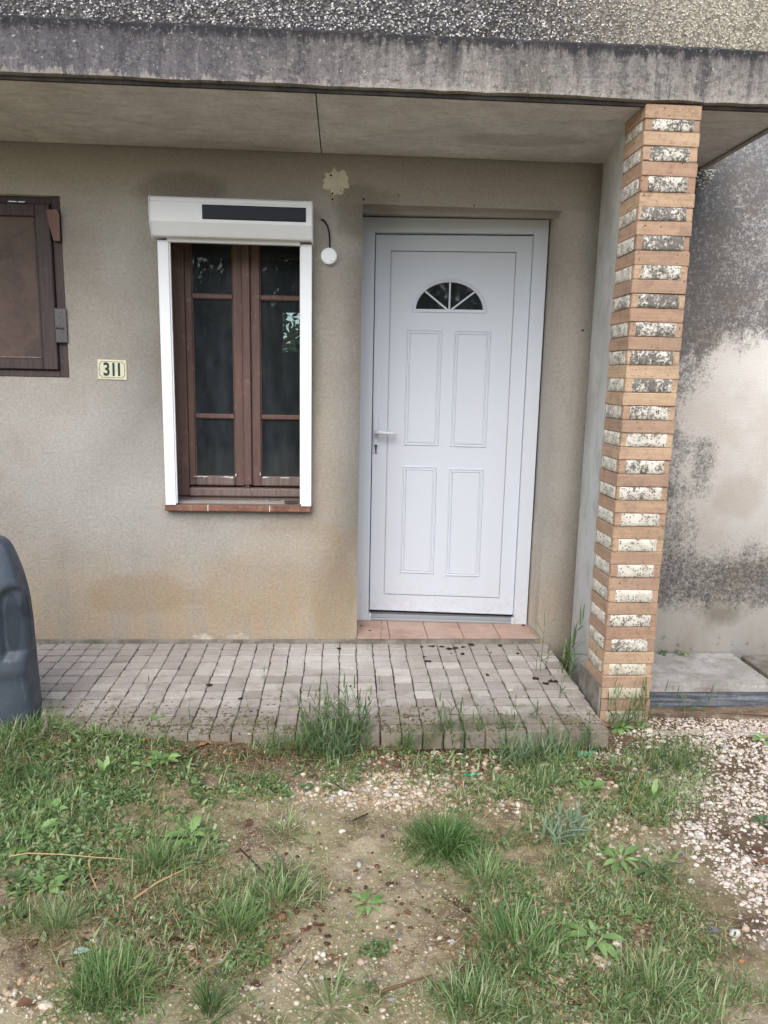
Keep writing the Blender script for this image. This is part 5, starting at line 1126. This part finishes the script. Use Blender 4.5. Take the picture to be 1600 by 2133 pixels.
for i, a in enumerate(((100, 1605, .04, 1.3, 'curled brown dead leaf in the upper left weeds'), (140, 1615, .035, .2, 'pale brown dead leaf right of the curled one at upper left'), (100, 1655, .035, 1.2, 'pinkish dry leaf on the left weeds'), (78, 1665, .03, .1, 'flat tan leaf beside the pinkish one'), (300, 1575, .04, .9, 'orange-brown leaf under the left terrace edge'), (430, 1575, .06, .3, 'long brown leaf litter strip at the terrace foot'),
                       (178, 1835, .035, 1.4, 'reddish dead leaf below the straw stalk'), (370, 1965, .045, .2, 'dark red wet leaf at the lower left'), (360, 1985, .035, 1.2, 'second dark wet leaf under the first'), (455, 1755, .03, .4, 'brown leaf right of the thistle rosette'), (520, 1720, .03, .5, 'faded pink leaf on bare soil, left of centre'), (808, 1685, .02, .4, 'round brown leaf below the flat white stone'), (797, 1748, .022, 1.1, 'dark curled leaf in the middle of the bare soil'),
                       (972, 1900, .028, .2, 'dark curled leaf at the right of the bare soil'), (1075, 1937, .03, .1, 'brown leaf caught in the spreading tuft'), (535, 2055, .03, .1, 'pale pink leaf at the bottom left of centre'), (1575, 1775, .06, .4, 'large dark brown curled leaf on the gravel at the right edge'), (1590, 1800, .07, -.3, 'large tan leaf cut by the right edge'), (1515, 1740, .022, 0., 'small brown leaf on the pale gravel'), (1480, 2050, .04, .3, 'brown leaf half under weeds at lower right'),
                       (55, 2095, .045, .6, 'dark wet leaf at the bottom left corner'), (640, 1600, .035, .4, 'brown leaf in the couch grass at the terrace foot'), (900, 1560, .05, .2, 'brown leaf litter under the door couch grass'), (830, 1570, .04, 1., 'brown leaf at the terrace foot below the door'), (960, 1635, .045, .2, 'pinkish leaf next to the green plastic scrap'), (1160, 1935, .045, .5, 'grey-brown leaf right of the spreading tuft'), (590, 1920, .03, .3, 'rust-coloured leaf by the flat spreading tuft'), (665, 1935, .05, .9, 'heap of yellowed leaf bits left of the rosette'),
                       (300, 1640, .03, .2, 'brown bit below the toothed weed'), (250, 1935, .04, .6, 'reddish brown leaf below the leaning tuft'), (1210, 2045, .03, .4, 'yellow leaf fragments at lower right of centre'), (1270, 2068, .022, .2, 'orange leaf bit at the bottom right'), (1350, 2120, .04, .2, 'rose-brown leaf at the bottom edge, right'), (30, 1500+60, .04, .2, 'dark leaf under the tub'))):
    dead_leaf(*a, i)
tl = ground_at(145, 1995); b_ = leaf_mesh('upturned_leaf', .05, .011, 0, 0, (.2, -.2), 3, m_simple('silvery_leaf', S(168, 186, 172), S(150, 170, 156), 30, .7))
tag(link('upturned_leaf', b_, None, (tl[0], tl[1], float(gz(*tl))+.012), (0, 0, .3)), 'silvery green upturned leaf at the lower left', 'leaf')
# small litter stuff
g = np.random.default_rng(77); pts = np.concatenate([px_region(n_, px, py, rx, ry, 1900+px) for px, py, rx, ry, n_ in ((450, 1580, 330, 25, 420), (900, 1580, 250, 22, 260), (250, 1900, 240, 120, 260), (430, 1960, 170, 90, 200), (1200, 2030, 250, 80, 200), (650, 1900, 330, 160, 160), (1250, 1650, 200, 80, 140))])
pts = pts[(pts[:, 1] < NY-.03) | (pts[:, 0] > 1.2)]; sz = g.uniform(.003, .010, len(pts)); V, F, T = stones(np.stack([pts[:, 0], pts[:, 1], gz(pts[:, 0], pts[:, 1])+.003], -1), sz, .22, .5, 78)
LITM = m_pebble('leaf_litter', [(0, S(70, 50, 40)), (.5, S(100, 72, 54)), (.85, S(136, 100, 74)), (1, S(176, 136, 96))]); tag(link('leaf_litter', mesh_np('leaf_litter', V, F, LITM, T)), 'brown crumbs of leaf litter along the terrace foot and in the weeds', 'leaf litter', kind='stuff')
# straw stalk, twigs
def stick(pts_px, r0, r1, mat, lab, name='twig', lift=.01, cat='twig', group='twigs on the soil'):
    P = []
    for i, (px, py) in enumerate(pts_px):
        x, y = ground_at(px, py); P.append((x, y, float(gz(x, y))+lift))
    o_ = P[0]; n = len(P); rad = [r0+(r1-r0)*i/(n-1) for i in range(n)]
    o = MB().tube([(p[0]-o_[0], p[1]-o_[1], p[2]-o_[2]) for p in P], rad, 6).obj(name, mat); o.location = o_; return tag(o, lab, cat, group)
STR = m_flat('straw_stalk', S(196, 166, 118), .6); TWG = m_flat('dark_twig', S(62, 50, 42), .8); BST = m_flat('brown_stick', S(126, 98, 72), .8); ORS = m_flat('orange_stalk', S(186, 136, 78), .6)
stick([(20, 1800), (60, 1793), (130, 1796), (200, 1802), (260, 1803)], .0022, .0014, STR, 'long pale straw stalk lying across the left weeds', 'straw', .03, 'straw')
stick([(185, 1800), (190, 1830), (205, 1860)], .003, .002, STR, 'short broad dry blade hanging below the straw stalk', 'straw', .012, 'straw')
stick([(500, 1775), (520, 1795), (550, 1828)], .003, .002, TWG, 'dark bent twig left of centre on bare soil'); stick([(700, 1640), (715, 1652), (735, 1656)], .0025, .0015, TWG, 'short curved dark twig in the pebbles')
stick([(735, 1718), (760, 1703), (766, 1700)], .0018, .003, TWG, 'small dark twig below the pebbles'); stick([(790, 2075), (850, 2052), (900, 2033)], .004, .002, BST, 'brown stick lying under the clover patch')
stick([(1310, 1705), (1340, 1620), (1365, 1575)], .0016, .001, ORS, 'thin orange stalk in the weeds below the pillar', 'straw', .05, 'straw'); stick([(920, 1870), (960, 1895), (985, 1925)], .0012, .0008, TWG, 'hair-thin dark twig at the right of the bare soil')
stick([(620, 2035), (640, 2005)], .0015, .0008, TWG, 'tiny forked twig at the bottom of the bare soil'); stick([(1230, 1825), (1262, 1858)], .002, .0015, m_flat('red_brown_twig', S(120, 66, 50), .8), 'reddish brown twig in the low ground cover')
stick([(75, 1910), (110, 1914), (150, 1921)], .0013, .0009, ORS, 'orange dry runner under the fine tuft', 'straw', .01, 'straw'); stick([(650, 1540), (620, 1528), (600, 1530)], .0013, .0009, STR, 'pale stalk leaning in the couch grass', 'straw', .09, 'straw')
stick([(280, 1885), (330, 1850), (400, 1815)], .0035, .002, STR, 'faded reed blade across the leaning tuft', 'straw', .02, 'straw')
# curled white tie
x, y = ground_at(205, 1920); tag(MB().tube([(-.03, -.0, .004), (-.015, .012, .008), (.005, .014, .01), (.016, .004, .008), (.014, -.012, .006), (.008, -.018, .004)], .0014, 6).obj('plastic_tie', m_flat('pale_tie', S(190, 184, 176), .5), None, loc=(x, y, float(gz(x, y)))), 'curled pale plastic tie on the soil at the lower left', 'litter')
# green plastic scraps
GRP = m_flat('green_plastic', S(26, 150, 118), .35, .5)
for (px, py, L, rz, lab) in ((980, 1617, .026, .15, 'torn turquoise plastic scrap with a white bit, below the door'), (1222, 1577, .045, .35, 'longer turquoise plastic strip in the weeds below the pillar')):
    x, y = ground_at(px, py); V = []; F = []
    for i in range(7):
        t = i/6; V += [(t*L*2-L, -.006*(1-.5*t), .004*math.sin(t*9)), (t*L*2-L, .006*(1-.6*t), .006*math.cos(t*8)+.003)]
    for i in range(6): F.append([2*i, 2*i+2, 2*i+3, 2*i+1])
    o = link('plastic_scrap', mesh_np('plastic_scrap', V, F, GRP), None, (x, y, float(gz(x, y))+.016), (.3, 0, rz)); tag(o, lab, 'plastic scrap', 'turquoise plastic scraps')

# ------------------------------------------------------------------ grey plastic tub at the left edge
def m_tub():
    M = Mt('dark_grey_plastic', .5, .45); x, y, z = M.xyz()
    c = M.mix(M.mr(M.noise(5, 5, .6), .4, .7), S(66, 74, 84), S(80, 88, 98))
    sc_ = M.noise(1.0, 6, .75, sc=(40, 40, 6)); c = M.mix(M.math('MULTIPLY', M.mr(sc_, .6, .68), .35), c, S(130, 136, 142))
    c = M.mix(M.math('MULTIPLY', M.mr(M.noise(160, 3, .6), .62, .7), .5), c, S(104, 110, 116))
    c = M.mix(M.math('MULTIPLY', M.mr(z, .05, -.1), .5), c, S(60, 52, 42))
    wet = M.blob((-1.197, -1.0, .465), (.05, 3, .07), .5, 14, .75, .95, seed=4); c = M.mix(M.math('MULTIPLY', wet, .6), c, S(38, 46, 56)); wet2 = M.blob((-1.265, -1.0, .41), (.03, 3, .14), .5, 14, .75, .95, seed=8); c = M.mix(M.math('MULTIPLY', wet2, .6), c, S(38, 46, 56))
    M.color(c); M.rough(M.mr(M.noise(9, 6, .7), .4, .6, .36, .62)); M.bump(M.noise(220, 3), .25, .002); return M.m
def sstep(a, b_, v_): t = min(1, max(0, (v_-a)/(b_-a))); return t*t*(3-2*t)
prof_ = [(-.045, -1.19), (-.023, -1.160), (.016, -1.130), (.064, -1.124), (.16, -1.129), (.256, -1.133), (.35, -1.136), (.433, -1.138), (.507, -1.142), (.57, -1.148), (.634, -1.159), (.687, -1.173), (.725, -1.186), (.748, -1.198), (.762, -1.212), (.769, -1.232), (.771, -1.27), (.7715, -1.40)]
TX, TY = -1.52, -1.045; N = 240; zz = []
for k in range(len(prof_)-1):
    for j in range(6): t = j/6; zz.append((prof_[k][0]*(1-t)+prof_[k+1][0]*t, prof_[k][1]*(1-t)+prof_[k+1][1]*t-TX))
zz.append((prof_[-1][0], prof_[-1][1]-TX)); V = []; F = []
for (z_, hw_) in zz:
    dep = .085*(.55+.45*min(1, max(0, (.775-z_)/.25)))
    for i in range(N):
        a = 2*math.pi*i/N; ca, sa = math.cos(a), math.sin(a); e = 2/5.5
        x = math.copysign(abs(ca)**e, ca)*hw_; y = math.copysign(abs(sa)**e, sa)*dep
        if sa < 0:
            # tall arched recess with a flat floor, a sharp ledge at its foot and a rib beside it
            u = (x+TX+1.172)/.042; top = .60-.03*u*u
            m_ = sstep(1.08, .86, abs(u))*sstep(.318, .33, z_)*sstep(top, top-.03, z_); y += .03*m_
            u2 = (x+TX+1.31)/.075; m2 = sstep(1.06, .9, abs(u2))*sstep(.30, .315, z_)*sstep(.66, .62, z_); y += .04*m2
            y -= .006*sstep(.30, .285, z_)*sstep(.24, .26, z_)
        V.append((x, y, z_))
for j in range(len(zz)-1):
    for i in range(N): F.append([j*N+i, j*N+(i+1) % N, (j+1)*N+(i+1) % N, (j+1)*N+i])
F.append([0, 0, 0, 0]) if False else None
tub_c = (TX*1.041-.037, -.865)
tub = link('plastic_tub', mesh_np('plastic_tub', V, F, m_tub(), smooth=True), None, (tub_c[0], tub_c[1], -.056), (0, 0, 0), (1.041, 1.041, 1.041)); tag(tub, 'dark grey moulded plastic tub with pressed recesses, cut by the left edge', 'plastic tub')
# feather caught in the weeds before it
g = np.random.default_rng(9); n = 260; t = g.uniform(0, 1, n); base = np.stack([.02*np.sin(t*3)+.03*t, np.zeros(n), .0+.11*t], -1)
V, F, T = blades(base, g.uniform(0, 2*math.pi, n), g.uniform(.6, 1.5, n), g.uniform(.008, .02, n)*(1.1-.5*t), g.uniform(.001, .002, n), g.normal(.3, .6, n), 3, g.uniform(0, .6, n))
x, y = -1.155, -1.03; tag(link('feather', mesh_np('feather', V, F, m_leaf('feather_down', [(0, S(214, 200, 184)), (1, S(170, 140, 116))], .9, .3), T), None, (x, y-.0, float(gz(x, y))+.012), (0, 0, 0)), 'fluffy whitish feather standing in the weeds before the plastic tub', 'feather')

# ------------------------------------------------------------------ trees across the garden, behind the camera, and one behind the house
TREEL = m_leaf('tree_leaf', [(0, S(40, 62, 34)), (.5, S(62, 88, 48)), (1, S(90, 112, 62))], .5, .3); BARK = m_simple('bark', S(88, 74, 60), S(60, 50, 42), 8, .95, .1, .8, 40, .02)
def tree(x, y, h, r, seed, lab, nl=5200, ls=.09):
    g = np.random.default_rng(seed); t = thing('tree', lab, 'tree', (x, y, -.1), 'garden trees')
    b = MB(); b.tube([(0, 0, 0), (.05, .02, h*.25), (-.05, .05, h*.5), (.02, 0, h*.8)], [.17, .13, .09, .03], 9)
    cl_ = []
    for k in range(14):
        a = g.uniform(0, 2*math.pi); rr = r*g.uniform(.35, .85); zz_ = h*g.uniform(.28, .95); rr *= 1-.5*abs(zz_/h-.55); c = (math.cos(a)*rr, math.sin(a)*rr, zz_); cl_.append(c)
        b.tube([(0, 0, zz_*.75), (c[0]*.5, c[1]*.5, zz_*.88), c], [.05, .03, .012], 5)
    b.obj('trunk', BARK, t); cl_ = np.array(cl_)
    idx = g.integers(0, len(cl_), nl); P = cl_[idx]+g.normal(0, 1, (nl, 3))*r*.24*np.array([1, 1, .8]); P = P[P[:, 2] > h*.12]; n = len(P)
    u = g.normal(0, 1, (n, 3)); u /= np.linalg.norm(u, axis=1)[:, None]; w_ = np.cross(u, g.normal(0, 1, (n, 3))); w_ /= np.linalg.norm(w_, axis=1)[:, None]
    s_ = g.uniform(.6, 1.3, n)[:, None]*ls; V = np.stack([P-u*s_, P+w_*s_*.45, P+u*s_, P-w_*s_*.45], 1).reshape(-1, 3)
    link('crown', mesh_np('crown', V, np.arange(4*n).reshape(n, 4), TREEL, np.repeat(g.uniform(0, 1, n), 4)), t)
for i, (x, y, h, r) in enumerate(((-7.5, -17, 5.5, 2.0), (-3.6, -15, 6.0, 2.2), (-.6, -16, 5.4, 2.1), (2.6, -15, 6.2, 2.3), (6.5, -17, 5.5, 2.0))):
    tree(x, y, h, r, 50+i, ['leafy tree across the garden, far left of the row', 'tall tree across the garden, second of the row', 'middle tree of the row across the garden', 'tall tree right of the middle of the garden row', 'last tree on the right of the garden row'][i], 3600, .16)
g = np.random.default_rng(88); n = 26000; P = np.stack([g.uniform(-7, 7, n), -12.5+g.normal(0, .4, n), g.uniform(-.1, 2.6, n)+g.normal(0, .15, n)], -1); u = g.normal(0, 1, (n, 3)); u /= np.linalg.norm(u, axis=1)[:, None]; w_ = np.cross(u, g.normal(0, 1, (n, 3))); w_ /= np.linalg.norm(w_, axis=1)[:, None]
V = np.stack([P-u*.17, P+w_*.11, P+u*.17, P-w_*.11], 1).reshape(-1, 3)  # unseen foliage added behind the camera to darken the window reflections
tag(link('added_hedge', mesh_np('added_hedge', V, np.arange(4*n).reshape(n, 4), TREEL, np.repeat(g.uniform(0, 1, n), 4))), 'long dark green foliage bank, added unseen behind the camera to darken window reflections', 'added_hedge')
tree(-1.2, 7.0, 4.0, 1.7, 70, 'green tree glimpsed through the room behind the brown window', 5000, .07)
